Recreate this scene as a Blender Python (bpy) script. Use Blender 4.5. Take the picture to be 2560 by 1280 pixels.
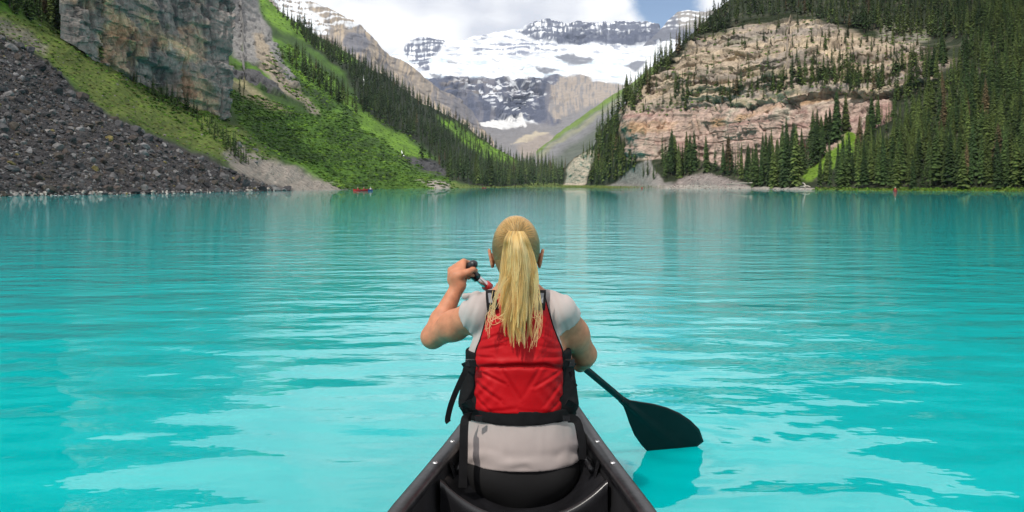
import bpy, bmesh, math, random
import numpy as np
from mathutils import Vector, Matrix

for _o in list(bpy.data.objects):
    bpy.data.objects.remove(_o)
SC = bpy.context.scene
COL = SC.collection
R = math.radians

# ------------------------------------------------------------------ camera
# level camera 1.22 m above the water; the lens is shifted because the frame is a crop with a high horizon
F, CX, HY, H = 2000.0, 1280.0, 466.0, 1.22
cam = bpy.data.cameras.new('camera')
cam.sensor_fit = 'HORIZONTAL'; cam.sensor_width = 36.0
cam.lens = F / 2560.0 * 36.0
cam.shift_y = -(640.0 - HY) / 2560.0
cam.clip_start = 0.05; cam.clip_end = 60000.0
cam_o = bpy.data.objects.new('camera', cam); COL.objects.link(cam_o)
cam_o.location = (0, 0, H); cam_o.rotation_euler = (R(90), 0, 0)
SC.camera = cam_o

# ------------------------------------------------------------------ sun, sky, exposure
SUN_AZ, SUN_EL = 32.0, 52.0            # degrees to the left of straight behind the camera, elevation
_a, _e = R(SUN_AZ), R(SUN_EL)
SDIR = Vector((-math.sin(_a) * math.cos(_e), -math.cos(_a) * math.cos(_e), math.sin(_e)))
sun = bpy.data.lights.new('sun', 'SUN'); sun.energy = 5.0; sun.angle = R(0.53); sun.color = (1.0, 0.94, 0.85)
sun_o = bpy.data.objects.new('sun', sun); COL.objects.link(sun_o)
sun_o.rotation_euler = SDIR.to_track_quat('Z', 'Y').to_euler()

world = bpy.data.worlds.new('World'); SC.world = world; world.use_nodes = True
wn, wl = world.node_tree.nodes, world.node_tree.links
wn.clear()
def N(nodes, t, **kw):
    n = nodes.new(t)
    for k, v in kw.items():
        if k.startswith('i_'):
            n.inputs[k[2:].replace('_', ' ')].default_value = v
        elif isinstance(k, str):
            setattr(n, k, v)
    return n
wout = N(wn, 'ShaderNodeOutputWorld')
sky = N(wn, 'ShaderNodeTexSky'); sky.sky_type = 'NISHITA'; sky.sun_disc = False
sky.sun_elevation = _e; sky.sun_rotation = math.atan2(SDIR.x, SDIR.y); sky.altitude = 1700; sky.dust_density = 0.6
bg_sky = N(wn, 'ShaderNodeBackground'); bg_sky.inputs[1].default_value = 0.15
wl.new(sky.outputs[0], bg_sky.inputs[0])
tc = N(wn, 'ShaderNodeTexCoord')
sep = N(wn, 'ShaderNodeSeparateXYZ'); wl.new(tc.outputs['Generated'], sep.inputs[0])
den = N(wn, 'ShaderNodeMath', operation='ADD'); wl.new(sep.outputs[2], den.inputs[0]); den.inputs[1].default_value = 0.40
den2 = N(wn, 'ShaderNodeMath', operation='MAXIMUM'); wl.new(den.outputs[0], den2.inputs[0]); den2.inputs[1].default_value = 0.05
vx = N(wn, 'ShaderNodeMath', operation='DIVIDE'); wl.new(sep.outputs[0], vx.inputs[0]); wl.new(den2.outputs[0], vx.inputs[1])
vy = N(wn, 'ShaderNodeMath', operation='DIVIDE'); wl.new(sep.outputs[1], vy.inputs[0]); wl.new(den2.outputs[0], vy.inputs[1])
cmb = N(wn, 'ShaderNodeCombineXYZ'); wl.new(vx.outputs[0], cmb.inputs[0]); wl.new(vy.outputs[0], cmb.inputs[1]); cmb.inputs[2].default_value = 3.7
cn = N(wn, 'ShaderNodeTexNoise'); cn.inputs['Scale'].default_value = 1.7; cn.inputs['Detail'].default_value = 9; cn.inputs['Roughness'].default_value = 0.56
wl.new(cmb.outputs[0], cn.inputs['Vector'])
# one break of blue between the clouds, above the valley head
_g = Vector(((1676 - CX) / F, 1.0, (HY - 8) / F)).normalized()
vd = N(wn, 'ShaderNodeVectorMath', operation='DISTANCE'); wl.new(tc.outputs['Generated'], vd.inputs[0]); vd.inputs[1].default_value = _g
gm = N(wn, 'ShaderNodeMapRange', interpolation_type='SMOOTHSTEP'); wl.new(vd.outputs['Value'], gm.inputs[0])
gm.inputs['From Min'].default_value = 0.012; gm.inputs['From Max'].default_value = 0.085
gm.inputs['To Min'].default_value = -0.22; gm.inputs['To Max'].default_value = 0.0
ad = N(wn, 'ShaderNodeMath', operation='ADD'); wl.new(cn.outputs['Fac'], ad.inputs[0]); wl.new(gm.outputs[0], ad.inputs[1])
cov = N(wn, 'ShaderNodeMapRange', interpolation_type='SMOOTHSTEP'); wl.new(ad.outputs[0], cov.inputs[0])
cov.inputs['From Min'].default_value = 0.30; cov.inputs['From Max'].default_value = 0.40
cn2 = N(wn, 'ShaderNodeTexNoise'); cn2.inputs['Scale'].default_value = 5.0; cn2.inputs['Detail'].default_value = 7; cn2.inputs['Roughness'].default_value = 0.5
wl.new(cmb.outputs[0], cn2.inputs['Vector'])
cr = N(wn, 'ShaderNodeValToRGB'); wl.new(cn2.outputs['Fac'], cr.inputs[0])
cr.color_ramp.elements[0].position = 0.34; cr.color_ramp.elements[0].color = (0.66, 0.68, 0.74, 1)
cr.color_ramp.elements[1].position = 0.54; cr.color_ramp.elements[1].color = (1.0, 1.0, 1.0, 1)
bg_cl = N(wn, 'ShaderNodeBackground'); wl.new(cr.outputs[0], bg_cl.inputs[0]); bg_cl.inputs[1].default_value = 1.58
wmix = N(wn, 'ShaderNodeMixShader'); wl.new(cov.outputs[0], wmix.inputs[0]); wl.new(bg_sky.outputs[0], wmix.inputs[1]); wl.new(bg_cl.outputs[0], wmix.inputs[2])
wl.new(wmix.outputs[0], wout.inputs[0])

vs = SC.view_settings
vs.view_transform = 'Standard'; vs.look = 'None'; vs.exposure = -0.40; vs.gamma = 1.0; vs.use_curve_mapping = False
SC.render.engine = 'CYCLES'
SC.cycles.use_denoising = True
SC.cycles.max_bounces = 6; SC.cycles.diffuse_bounces = 3; SC.cycles.glossy_bounces = 3; SC.cycles.transmission_bounces = 3
SC.cycles.transparent_max_bounces = 6; SC.cycles.volume_bounces = 0
SC.cycles.caustics_reflective = False; SC.cycles.caustics_refractive = False

# ------------------------------------------------------------------ helpers
RNG = np.random.default_rng(7)
def W(px, py, D):
    """point seen at photo pixel (px, py) at depth D"""
    return np.array([(px - CX) / F * D, D, H - (py - HY) / F * D])
def WA(px, py, D):
    return np.stack([(px - CX) / F * D, D * np.ones_like(px), H - (py - HY) / F * D], -1)

np.seterr(over="ignore")
_val = np.random.default_rng(13).uniform(-1, 1, 1 << 16).astype(np.float32)
def perlin(p):
    """smooth lattice noise, about -1..1"""
    p = np.asarray(p, np.float32); fl = np.floor(p); f = p - fl; i = fl.astype(np.int32)
    w = f * f * f * (f * (f * 6 - 15) + 10)
    hx = i[..., 0] * np.int32(7919); hy = i[..., 1] * np.int32(104729); hz = i[..., 2] * np.int32(15485863)
    hx1, hy1, hz1 = hx + np.int32(7919), hy + np.int32(104729), hz + np.int32(15485863)
    def g(a, b, c):
        h = a ^ b ^ c; h = (h ^ (h >> 15)) * np.int32(668265263); return _val[(h >> 8) & 0xffff]
    wx, wy, wz = w[..., 0], w[..., 1], w[..., 2]
    x00 = g(hx, hy, hz); x00 = x00 + wx * (g(hx1, hy, hz) - x00); x10 = g(hx, hy1, hz); x10 = x10 + wx * (g(hx1, hy1, hz) - x10)
    x01 = g(hx, hy, hz1); x01 = x01 + wx * (g(hx1, hy, hz1) - x01); x11 = g(hx, hy1, hz1); x11 = x11 + wx * (g(hx1, hy1, hz1) - x11)
    y0 = x00 + wy * (x10 - x00); y1 = x01 + wy * (x11 - x01)
    return (y0 + wz * (y1 - y0)) * 0.8
def fbm(p, octv=4, gain=0.5, lac=2.03):
    p = np.asarray(p, np.float32); a, s, o = 1.0, 0, 0
    for k in range(octv):
        o = o + np.float32(a) * perlin(p + np.float32(17.3 * k)); s += a; a *= gain; p = p * np.float32(lac)
    return o / s
def hash3(c, seed=0):
    c = np.asarray(c).astype(np.int64)
    h = (c[..., 0] * 73856093) ^ (c[..., 1] * 19349663) ^ (c[..., 2] * 83492791) ^ (seed * 2654435761)
    h = (h ^ (h >> 13)) * 1274126177 & 0x7fffffff
    return (h % 10007) / 10007.0
def sstep(a, b, x):
    t = np.clip((x - a) / (b - a), 0, 1); return t * t * (3 - 2 * t)
def lerp(a, b, t):
    return a + (b - a) * t
def mixc(c, col, m):
    return c * (1 - m[:, None]) + np.array(col)[None, :] * m[:, None] if np.ndim(col) == 1 else c * (1 - m[:, None]) + col * m[:, None]
def polydist(px, py, poly):
    """signed distance in pixels, negative inside"""
    poly = np.array(poly, float); n = len(poly); d2 = np.full(px.shape, 1e18); ins = np.zeros(px.shape, bool)
    for k in range(n):
        ax, ay = poly[k]; bx, by = poly[(k + 1) % n]
        ex, ey = bx - ax, by - ay
        t = np.clip(((px - ax) * ex + (py - ay) * ey) / (ex * ex + ey * ey + 1e-9), 0, 1)
        d2 = np.minimum(d2, (px - ax - t * ex) ** 2 + (py - ay - t * ey) ** 2)
        c = ((ay > py) != (by > py)) & (px < (bx - ax) * (py - ay) / (by - ay + 1e-12) + ax)
        ins ^= c
    d = np.sqrt(d2); return np.where(ins, -d, d)
def pmask(px, py, poly, soft=8):
    return 1 - sstep(-soft, soft, polydist(px, py, poly))
class RBF:
    def __init__(s, ctrl, eps=0.02):
        c = np.array(ctrl, float); s.x = c[:, :2] / 1000.0; s.eps = eps; v = np.log(c[:, 2]); n = len(c)
        K = s.k(s.x[:, None, :] - s.x[None, :, :]) ; A = np.zeros((n + 3, n + 3)); A[:n, :n] = K - np.eye(n) * 0.004
        A[:n, n] = 1; A[:n, n + 1:] = s.x; A[n, :n] = 1; A[n + 1:, :n] = s.x.T
        s.w = np.linalg.solve(A, np.concatenate([v, np.zeros(3)]))
    def k(s, d): return np.sqrt((d ** 2).sum(-1) + s.eps ** 2)
    def __call__(s, px, py):
        sh = np.shape(px); q = np.stack([np.ravel(px), np.ravel(py)], -1) / 1000.0; n = len(s.x)
        o = np.full(len(q), s.w[n]) + q @ s.w[n + 1:]
        for j in range(n): o += s.w[j] * s.k(q - s.x[j])
        return np.exp(o).reshape(sh)

def mesh_np(name, V, Fq, mats=(), smooth=True, attrs=None, tri=False):
    V = np.ascontiguousarray(V, np.float32); Fq = np.ascontiguousarray(Fq, np.int32)
    me = bpy.data.meshes.new(name); k = Fq.shape[1]
    me.vertices.add(len(V)); me.vertices.foreach_set('co', V.ravel())
    me.loops.add(Fq.size); me.loops.foreach_set('vertex_index', Fq.ravel())
    me.polygons.add(len(Fq)); me.polygons.foreach_set('loop_start', np.arange(0, Fq.size, k, dtype=np.int32))
    try: me.polygons.foreach_set('loop_total', np.full(len(Fq), k, np.int32))
    except Exception: pass
    me.polygons.foreach_set('use_smooth', np.full(len(Fq), bool(smooth)))
    for m in mats: me.materials.append(m)
    if attrs:
        for an, av in attrs.items():
            if av.ndim == 2:
                at = me.color_attributes.new(an, 'FLOAT_COLOR', 'POINT')
                c4 = np.ones((len(V), 4), np.float32); c4[:, :3] = av; at.data.foreach_set('color', c4.ravel())
            else:
                at = me.attributes.new(an, 'FLOAT', 'POINT'); at.data.foreach_set('value', av.astype(np.float32))
    me.update(calc_edges=True); me.validate(verbose=False)
    return me
def obj(name, me, parent=None, **props):
    o = bpy.data.objects.new(name, me); COL.objects.link(o)
    if parent is not None: o.parent = parent
    for k, v in props.items(): o[k] = v
    return o
def empty(name, loc=(0, 0, 0), **props):
    o = bpy.data.objects.new(name, None); COL.objects.link(o); o.location = loc; o.empty_display_size = 0.1
    for k, v in props.items(): o[k] = v
    return o
def gridfaces(nu, nv, closeu=False):
    i = np.arange(nu if closeu else nu - 1); j = np.arange(nv - 1); I, J = np.meshgrid(i, j, indexing='ij'); I2 = (I + 1) % nu
    return np.stack([I * nv + J, I2 * nv + J, I2 * nv + J + 1, I * nv + J + 1], -1).reshape(-1, 4)

# ------------------------------------------------------------------ materials
def mat(name, col=(0.5, 0.5, 0.5), rough=0.6, spec=0.5, metal=0.0, var=0.12, scale=6.0, bump=0.0, bscale=40.0, bdist=0.01, coat=0.0, sss=0.0, sheen=0.0):
    """plain procedural material: a base colour broken up by noise, optional fine bump"""
    m = bpy.data.materials.new(name); m.use_nodes = True; nt = m.node_tree; b = nt.nodes['Principled BSDF']
    b.inputs['Roughness'].default_value = rough; b.inputs['Metallic'].default_value = metal; b.inputs['Specular IOR Level'].default_value = spec
    b.inputs['Coat Weight'].default_value = coat; b.inputs['Sheen Weight'].default_value = sheen
    if sss:
        b.inputs['Subsurface Weight'].default_value = sss; b.inputs['Subsurface Radius'].default_value = (1, 0.35, 0.2); b.inputs['Subsurface Scale'].default_value = 0.01
    tcn = nt.nodes.new('ShaderNodeTexCoord'); n = nt.nodes.new('ShaderNodeTexNoise'); n.inputs['Scale'].default_value = scale; n.inputs['Detail'].default_value = 5
    nt.links.new(tcn.outputs['Object'], n.inputs['Vector'])
    cr_ = nt.nodes.new('ShaderNodeValToRGB'); nt.links.new(n.outputs['Fac'], cr_.inputs[0])
    cr_.color_ramp.elements[0].position = 0.3; cr_.color_ramp.elements[1].position = 0.7
    cr_.color_ramp.elements[0].color = (*[c * (1 - var) for c in col], 1); cr_.color_ramp.elements[1].color = (*[min(1, c * (1 + var)) for c in col], 1)
    nt.links.new(cr_.outputs[0], b.inputs['Base Color'])
    if bump:
        n2 = nt.nodes.new('ShaderNodeTexNoise'); n2.inputs['Scale'].default_value = bscale; n2.inputs['Detail'].default_value = 6
        nt.links.new(tcn.outputs['Object'], n2.inputs['Vector'])
        bp = nt.nodes.new('ShaderNodeBump'); bp.inputs['Strength'].default_value = bump; bp.inputs['Distance'].default_value = bdist
        nt.links.new(n2.outputs['Fac'], bp.inputs['Height']); nt.links.new(bp.outputs[0], b.inputs['Normal'])
    return m
def mat_attr(name, scale, var=0.35, rough=0.9, bump=0.6, bdist=1.0, bscale=None, spec=0.2, stretch=(1, 1, 1)):
    """terrain: zone colour carried by the mesh, grain and fine relief from noise"""
    m = bpy.data.materials.new(name); m.use_nodes = True; nt = m.node_tree; b = nt.nodes['Principled BSDF']
    b.inputs['Roughness'].default_value = rough; b.inputs['Specular IOR Level'].default_value = spec
    at = nt.nodes.new('ShaderNodeAttribute'); at.attribute_name = 'zone'
    tcn = nt.nodes.new('ShaderNodeTexCoord'); mp = nt.nodes.new('ShaderNodeMapping'); mp.inputs['Scale'].default_value = stretch
    nt.links.new(tcn.outputs['Object'], mp.inputs[0])
    n = nt.nodes.new('ShaderNodeTexNoise'); n.inputs['Scale'].default_value = scale; n.inputs['Detail'].default_value = 8; n.inputs['Roughness'].default_value = 0.65
    nt.links.new(mp.outputs[0], n.inputs['Vector'])
    mr = nt.nodes.new('ShaderNodeMapRange'); nt.links.new(n.outputs['Fac'], mr.inputs[0])
    mr.inputs['From Min'].default_value = 0.3; mr.inputs['From Max'].default_value = 0.7; mr.inputs['To Min'].default_value = 1 - var; mr.inputs['To Max'].default_value = 1 + var
    mx = nt.nodes.new('ShaderNodeMix'); mx.data_type = 'RGBA'; mx.blend_type = 'MULTIPLY'; mx.inputs['Factor'].default_value = 1.0
    nt.links.new(at.outputs['Color'], mx.inputs[6]); nt.links.new(mr.outputs[0], mx.inputs[7]); nt.links.new(mx.outputs[2], b.inputs['Base Color'])
    n2 = nt.nodes.new('ShaderNodeTexNoise'); n2.inputs['Scale'].default_value = bscale or scale * 1.7; n2.inputs['Detail'].default_value = 8; n2.inputs['Roughness'].default_value = 0.6
    nt.links.new(mp.outputs[0], n2.inputs['Vector'])
    bp = nt.nodes.new('ShaderNodeBump'); bp.inputs['Strength'].default_value = bump; bp.inputs['Distance'].default_value = bdist
    nt.links.new(n2.outputs['Fac'], bp.inputs['Height']); nt.links.new(bp.outputs[0], b.inputs['Normal'])
    return m
# ================================================================== TERRAIN
class Sheet:
    """a piece of terrain: a surface between a foot line and a crest line, each point at its own distance, with relief, a back slope and a zone colour"""
    def __init__(s, name, x0, x1, nu, nv, bot, top, ctrl, relief, colour, material, mid=-60.0, back=0.03, midfrac=0.86, wrap=None):
        s.name = name; s.x0, s.x1, s.nu, s.nv = x0, x1, nu, nv
        s.bx, s.by = np.array(bot, float).T; s.tx, s.ty = np.array(top, float).T
        s.rbf = RBF(ctrl); s.mid = mid; s.mf = midfrac
        u = np.linspace(x0, x1, nu); t = np.linspace(0, 1, nv)
        PX, T = np.meshgrid(u, t, indexing='ij'); PY = s.pyt(PX, T)
        px, py = PX.ravel(), PY.ravel()
        D = s.rbf(px, py); P = WA(px, py, D); e = 1.5
        du = WA(px + e, py, s.rbf(px + e, py)) - P; dv = WA(px, py - e, s.rbf(px, py - e)) - P
        n = np.cross(du, dv); n /= np.linalg.norm(n, axis=1, keepdims=True) + 1e-9
        fl = (n * (np.array([0, 0, H]) - P)).sum(1) < 0; n[fl] *= -1
        P = P + relief(P, px, py, n, D)
        s.P = P.reshape(nu, nv, 3); s.n = n.reshape(nu, nv, 3)
        C = colour(P, px, py, n, D).reshape(nu, nv, 3)
        # back slope
        rows = [s.P]; cols = [C]; last = s.P[:, -1]; dl = last[:, 1:2]
        for k in (1, 2, 4, 7):
            rows.append((last + np.stack([last[:, 0] * back * k * 1.05, last[:, 1] * back * k, -last[:, 1] * back * 0.25 * k * k], -1))[:, None, :]); cols.append(C[:, -1:])
        V = np.concatenate(rows, 1); C = np.concatenate(cols, 1)
        if wrap:   # side wall running back from the last column
            lastc = V[-1]; ex = [V]; ec = [C]
            for k in range(1, 9):
                off = np.array(wrap) * k / 8.0; q = lastc + off
                q = q + n.reshape(nu, nv, 3)[-1].mean(0) * 0 + 1.2 * fbm(q * 0.12, 4)[:, None] * np.array([1, 0, 0])
                ex.append(q[None]); ec.append(C[-1:])
            V = np.concatenate(ex, 0); C = np.concatenate(ec, 0)
        a, b = V.shape[:2]
        me = mesh_np(name, V.reshape(-1, 3), gridfaces(a, b), [material], True, {'zone': np.clip(C.reshape(-1, 3), 0, 1)})
        s.o = obj(name, me, kind='structure')
    def pyt(s, PX, T):
        bo = np.interp(PX, s.bx, s.by); to = np.interp(PX, s.tx, s.ty); mi = np.maximum(to, np.minimum(s.mid, bo - 1))
        mf = np.where(to < s.mid - 5, s.mf, 1.0)
        return np.where(T <= mf, bo + (mi - bo) * T / mf, mi + (to - mi) * (T - mf) / np.maximum(1 - mf, 1e-6))
    def at(s, px, py):
        """displaced surface point under photo pixel (arrays)"""
        px, py = np.asarray(px, float), np.asarray(py, float)
        bo = np.interp(px, s.bx, s.by); to = np.interp(px, s.tx, s.ty); mi = np.maximum(to, np.minimum(s.mid, bo - 1))
        mf = np.where(to < s.mid - 5, s.mf, 1.0)
        t = np.where(py >= mi, mf * (py - bo) / (mi - bo), mf + (1 - mf) * (py - mi) / np.where(np.abs(to - mi) < 1e-6, -1, to - mi))
        ok = (t >= 0) & (t <= 1) & (px >= s.x0) & (px <= s.x1)
        gu = np.clip((px - s.x0) / (s.x1 - s.x0), 0, 1) * (s.nu - 1); gv = np.clip(t, 0, 1) * (s.nv - 1)
        i = np.clip(gu.astype(int), 0, s.nu - 2); j = np.clip(gv.astype(int), 0, s.nv - 2); fu = (gu - i)[:, None]; fv = (gv - j)[:, None]
        P = s.P
        q = (P[i, j] * (1 - fu) + P[i + 1, j] * fu) * (1 - fv) + (P[i, j + 1] * (1 - fu) + P[i + 1, j + 1] * fu) * fv
        return q, s.n[i, j], ok

def zwarp(px, py, amp, sc):
    q = np.stack([px / sc, py / sc, np.zeros_like(px)], -1)
    return px + amp * fbm(q, 4), py + amp * fbm(q + 31.7, 4)
ROCK_GREY = (0.20, 0.195, 0.19); ROCK_DARK = (0.07, 0.07, 0.074); ROCK_TAN = (0.36, 0.29, 0.21); ROCK_RED = (0.33, 0.215, 0.185)
ROCK_ORANGE = (0.42, 0.26, 0.13); SCREE = (0.21, 0.19, 0.175); TALUS = (0.040, 0.038, 0.039); SNOW = (0.70, 0.73, 0.77)
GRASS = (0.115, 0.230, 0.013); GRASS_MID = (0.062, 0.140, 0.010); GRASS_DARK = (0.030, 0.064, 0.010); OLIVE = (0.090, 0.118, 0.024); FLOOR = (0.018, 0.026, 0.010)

def blocks(P, n, size, amp, seed=0):
    """fractured rock: every block of the rock stands proud by its own amount"""
    q = P / np.array(size) + 0.35 * np.stack([fbm(P / (np.array(size) * 2.2) + 5.1 * k, 3) for k in range(3)], -1) * 2
    return (hash3(np.floor(q), seed) - 0.5) * amp
def strata(P, lam, warp=0.4):
    z = P[:, 2] / lam + warp * fbm(P / (lam * 9.0), 3)
    k = np.floor(z); f = z - k
    h = hash3(np.stack([k, k * 0, k * 0], -1), 3)
    return h + 0.5 * sstep(0.75, 1.0, f) * (hash3(np.stack([k + 1, k * 0, k * 0], -1), 3) - h) * 2 - 0.5

# ---------------------------------------------------------------- left hillside
left_poly_talus = [(-1600, -700), (-450, -120), (-150, -30), (0, 78), (60, 105), (130, 150), (190, 215), (260, 262), (330, 300), (400, 335), (520, 388), (600, 425), (660, 452), (740, 480), (740, 520), (-1600, 600)]
left_poly_talus2 = [(560, 385), (600, 360), (660, 390), (740, 425), (800, 445), (870, 474), (870, 500), (640, 500), (600, 430)]
scree_strip = [(625, 85), (650, 80), (700, 180), (740, 240), (795, 290), (770, 292), (700, 240), (650, 180)]
rock_back = [(575, -60), (640, -60), (660, 40), (700, 130), (735, 200), (745, 235), (700, 215), (640, 165), (600, 150), (570, 120)]
dark_band = [(570, 165), (620, 178), (660, 205), (705, 240), (705, 252), (650, 235), (590, 205), (565, 190)]
forest_left = [(740, 45), (880, 135), (960, 172), (1040, 237), (1090, 268), (1170, 302), (1260, 367), (1330, 402), (1430, 402), (1430, 462), (1180, 464), (1120, 452), (1060, 425), (1000, 388), (1090, 400), (1060, 360), (960, 315), (900, 250), (870, 180), (780, 110)]
mead1 = [(1095, 290), (1140, 310), (1200, 345), (1260, 372), (1300, 395), (1290, 408), (1220, 390), (1150, 350), (1105, 312)]
mead2 = [(890, 285), (930, 290), (1000, 330), (1060, 380), (1085, 396), (1030, 396), (960, 370), (905, 320)]
mead3 = [(870, 265), (780, 170), (720, 120), (735, 118), (830, 195), (900, 255), (960, 310)]
mead4 = [(640, -30), (700, -30), (760, 70), (830, 110), (900, 150), (880, 155), (780, 105), (680, 60)]
grass_low = [(560, 230), (640, 250), (760, 290), (880, 300), (960, 360), (1040, 415), (1120, 455), (1150, 478), (850, 478), (780, 430), (680, 380), (600, 320)]
olive1 = [(0, 20), (130, 60), (260, 150), (380, 220), (500, 285), (620, 330), (700, 400), (640, 400), (560, 400), (430, 340), (260, 265), (130, 150), (0, 80)]
beach_far = [(1040, 455), (1080, 455), (1150, 470), (1150, 480), (1095, 480)]
far_grass = [(1120, 458), (1420, 458), (1420, 490), (1120, 490)]
gully = [(1000, 392), (1085, 400), (1120, 440), (1090, 445), (1030, 420)]

def left_relief(P, px, py, n, D):
    talus = pmask(px, py, left_poly_talus, 12); rock = np.maximum(pmask(px, py, rock_back, 6), pmask(px, py, dark_band, 6))
    d = D * 0.012 * fbm(P / (D[:, None] * 0.12 + 8), 5) * 1.2
    d += (1 - talus) * D * 0.0035 * fbm(P / (D[:, None] * 0.018 + 0.5), 4) * 1.4
    d += talus * 0.55 * fbm(P / 1.6, 3)
    gul = np.maximum(pmask(px, py, gully, 6), rock)
    d += gul * (blocks(P, n, (9, 9, 6), 5.0) + 3.0 * strata(P, 7.0))
    near = sstep(496, 470, py) * 1.0
    d *= np.clip(sstep(0, 14, np.interp(px, [-1500, -450, 0, 400, 700, 1100, 1350], [519, 498, 491, 484, 477, 471, 467]) - py) + 0.15, 0, 1)
    return n * d[:, None]
def left_colour(P, px, py, n, D):
    wx, wy = zwarp(px, py, 26, 70); fx, fy = zwarp(px, py, 10, 14)
    wx, wy = (wx + fx) * 0.5, (wy + fy) * 0.5
    c = np.tile(np.array(GRASS_DARK), (len(px), 1))
    g = fbm(np.stack([px / 90 - py / 160, (py + 0.62 * -px) / 30, px * 0], -1), 4)      # grass streaks down the fall line; their contrast also stands in for cloud shadow
    c = mixc(c, GRASS_MID, sstep(-0.12, 0.25, g))
    c = mixc(c, GRASS, 0.8 * sstep(0.2, 0.5, g + 0.15 * fbm(P / 12.0, 3)))
    c = mixc(c, OLIVE, pmask(wx, wy, olive1, 14) * 0.85)
    c = mixc(c, GRASS_MID, pmask(wx, wy, grass_low, 12) * 0.9)
    c = mixc(c, GRASS_DARK, pmask(wx, wy, grass_low, 12) * 0.75 * sstep(-0.1, 0.15, fbm(np.stack([px / 60, py / 22, px * 0 + 9], -1), 4)))
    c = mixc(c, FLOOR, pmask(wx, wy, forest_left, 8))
    for m in (mead1, mead2, mead3, mead4): c = mixc(c, (0.125, 0.245, 0.016), pmask(wx, wy, m, 7) * (0.55 + 0.45 * sstep(-0.2, 0.2, fbm(P / 10.0, 3))))
    c = mixc(c, ROCK_GREY, pmask(wx, wy, rock_back, 6)); c = mixc(c, ROCK_DARK, pmask(wx, wy, dark_band, 4)); c = mixc(c, ROCK_DARK, pmask(wx, wy, gully, 6))
    c = mixc(c, (0.26, 0.22, 0.17), pmask(wx, wy, scree_strip, 6))
    c = mixc(c, (0.22, 0.195, 0.17), pmask(wx, wy, left_poly_talus2, 10))
    c = mixc(c, (0.25, 0.21, 0.13), pmask(wx, wy, [(560, 195), (600, 215), (700, 285), (720, 300), (640, 270), (570, 225)], 6) * 0.8)
    c = mixc(c, TALUS, pmask(wx, wy, left_poly_talus, 8))
    c = mixc(c, (0.17, 0.15, 0.13), pmask(wx, wy, [(-60, 10), (60, 60), (130, 105), (120, 130), (0, 70)], 10) * 0.8)
    c = mixc(c, (0.3, 0.27, 0.24), pmask(wx, wy, beach_far, 5)); c = mixc(c, (0.11, 0.15, 0.03), pmask(wx, wy, far_grass, 4))
    for (a, b, w, h) in ((585, 400, 40, 9),):
        pass
    return c * (1 + 0.28 * fbm(P / (D[:, None] * 0.02), 3)[:, None])
M_LEFT = mat_attr('hillside_ground', 0.5, var=0.45, bump=0.7, bdist=0.6, bscale=1.2)
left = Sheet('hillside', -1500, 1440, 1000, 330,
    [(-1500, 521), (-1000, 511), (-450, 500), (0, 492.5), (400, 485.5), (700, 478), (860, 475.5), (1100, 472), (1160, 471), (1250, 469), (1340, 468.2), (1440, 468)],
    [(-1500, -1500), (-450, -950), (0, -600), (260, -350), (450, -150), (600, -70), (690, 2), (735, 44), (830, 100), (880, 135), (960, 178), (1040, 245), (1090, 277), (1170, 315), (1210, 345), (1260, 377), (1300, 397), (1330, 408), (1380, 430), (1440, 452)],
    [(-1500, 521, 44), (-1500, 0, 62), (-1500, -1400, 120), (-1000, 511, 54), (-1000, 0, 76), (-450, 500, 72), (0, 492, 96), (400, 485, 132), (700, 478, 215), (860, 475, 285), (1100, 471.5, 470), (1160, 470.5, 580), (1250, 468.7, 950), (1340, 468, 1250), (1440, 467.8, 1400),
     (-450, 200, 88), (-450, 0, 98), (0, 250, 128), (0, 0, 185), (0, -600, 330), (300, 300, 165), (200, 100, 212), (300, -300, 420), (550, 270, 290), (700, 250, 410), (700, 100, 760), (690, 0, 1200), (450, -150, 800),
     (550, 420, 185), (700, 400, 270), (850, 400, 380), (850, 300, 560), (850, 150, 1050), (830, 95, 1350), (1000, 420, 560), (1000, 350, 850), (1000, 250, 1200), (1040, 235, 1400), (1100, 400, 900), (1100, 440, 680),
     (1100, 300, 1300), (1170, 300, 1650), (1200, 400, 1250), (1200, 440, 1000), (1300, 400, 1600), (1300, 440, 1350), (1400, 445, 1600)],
    left_relief, left_colour, M_LEFT)

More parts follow.
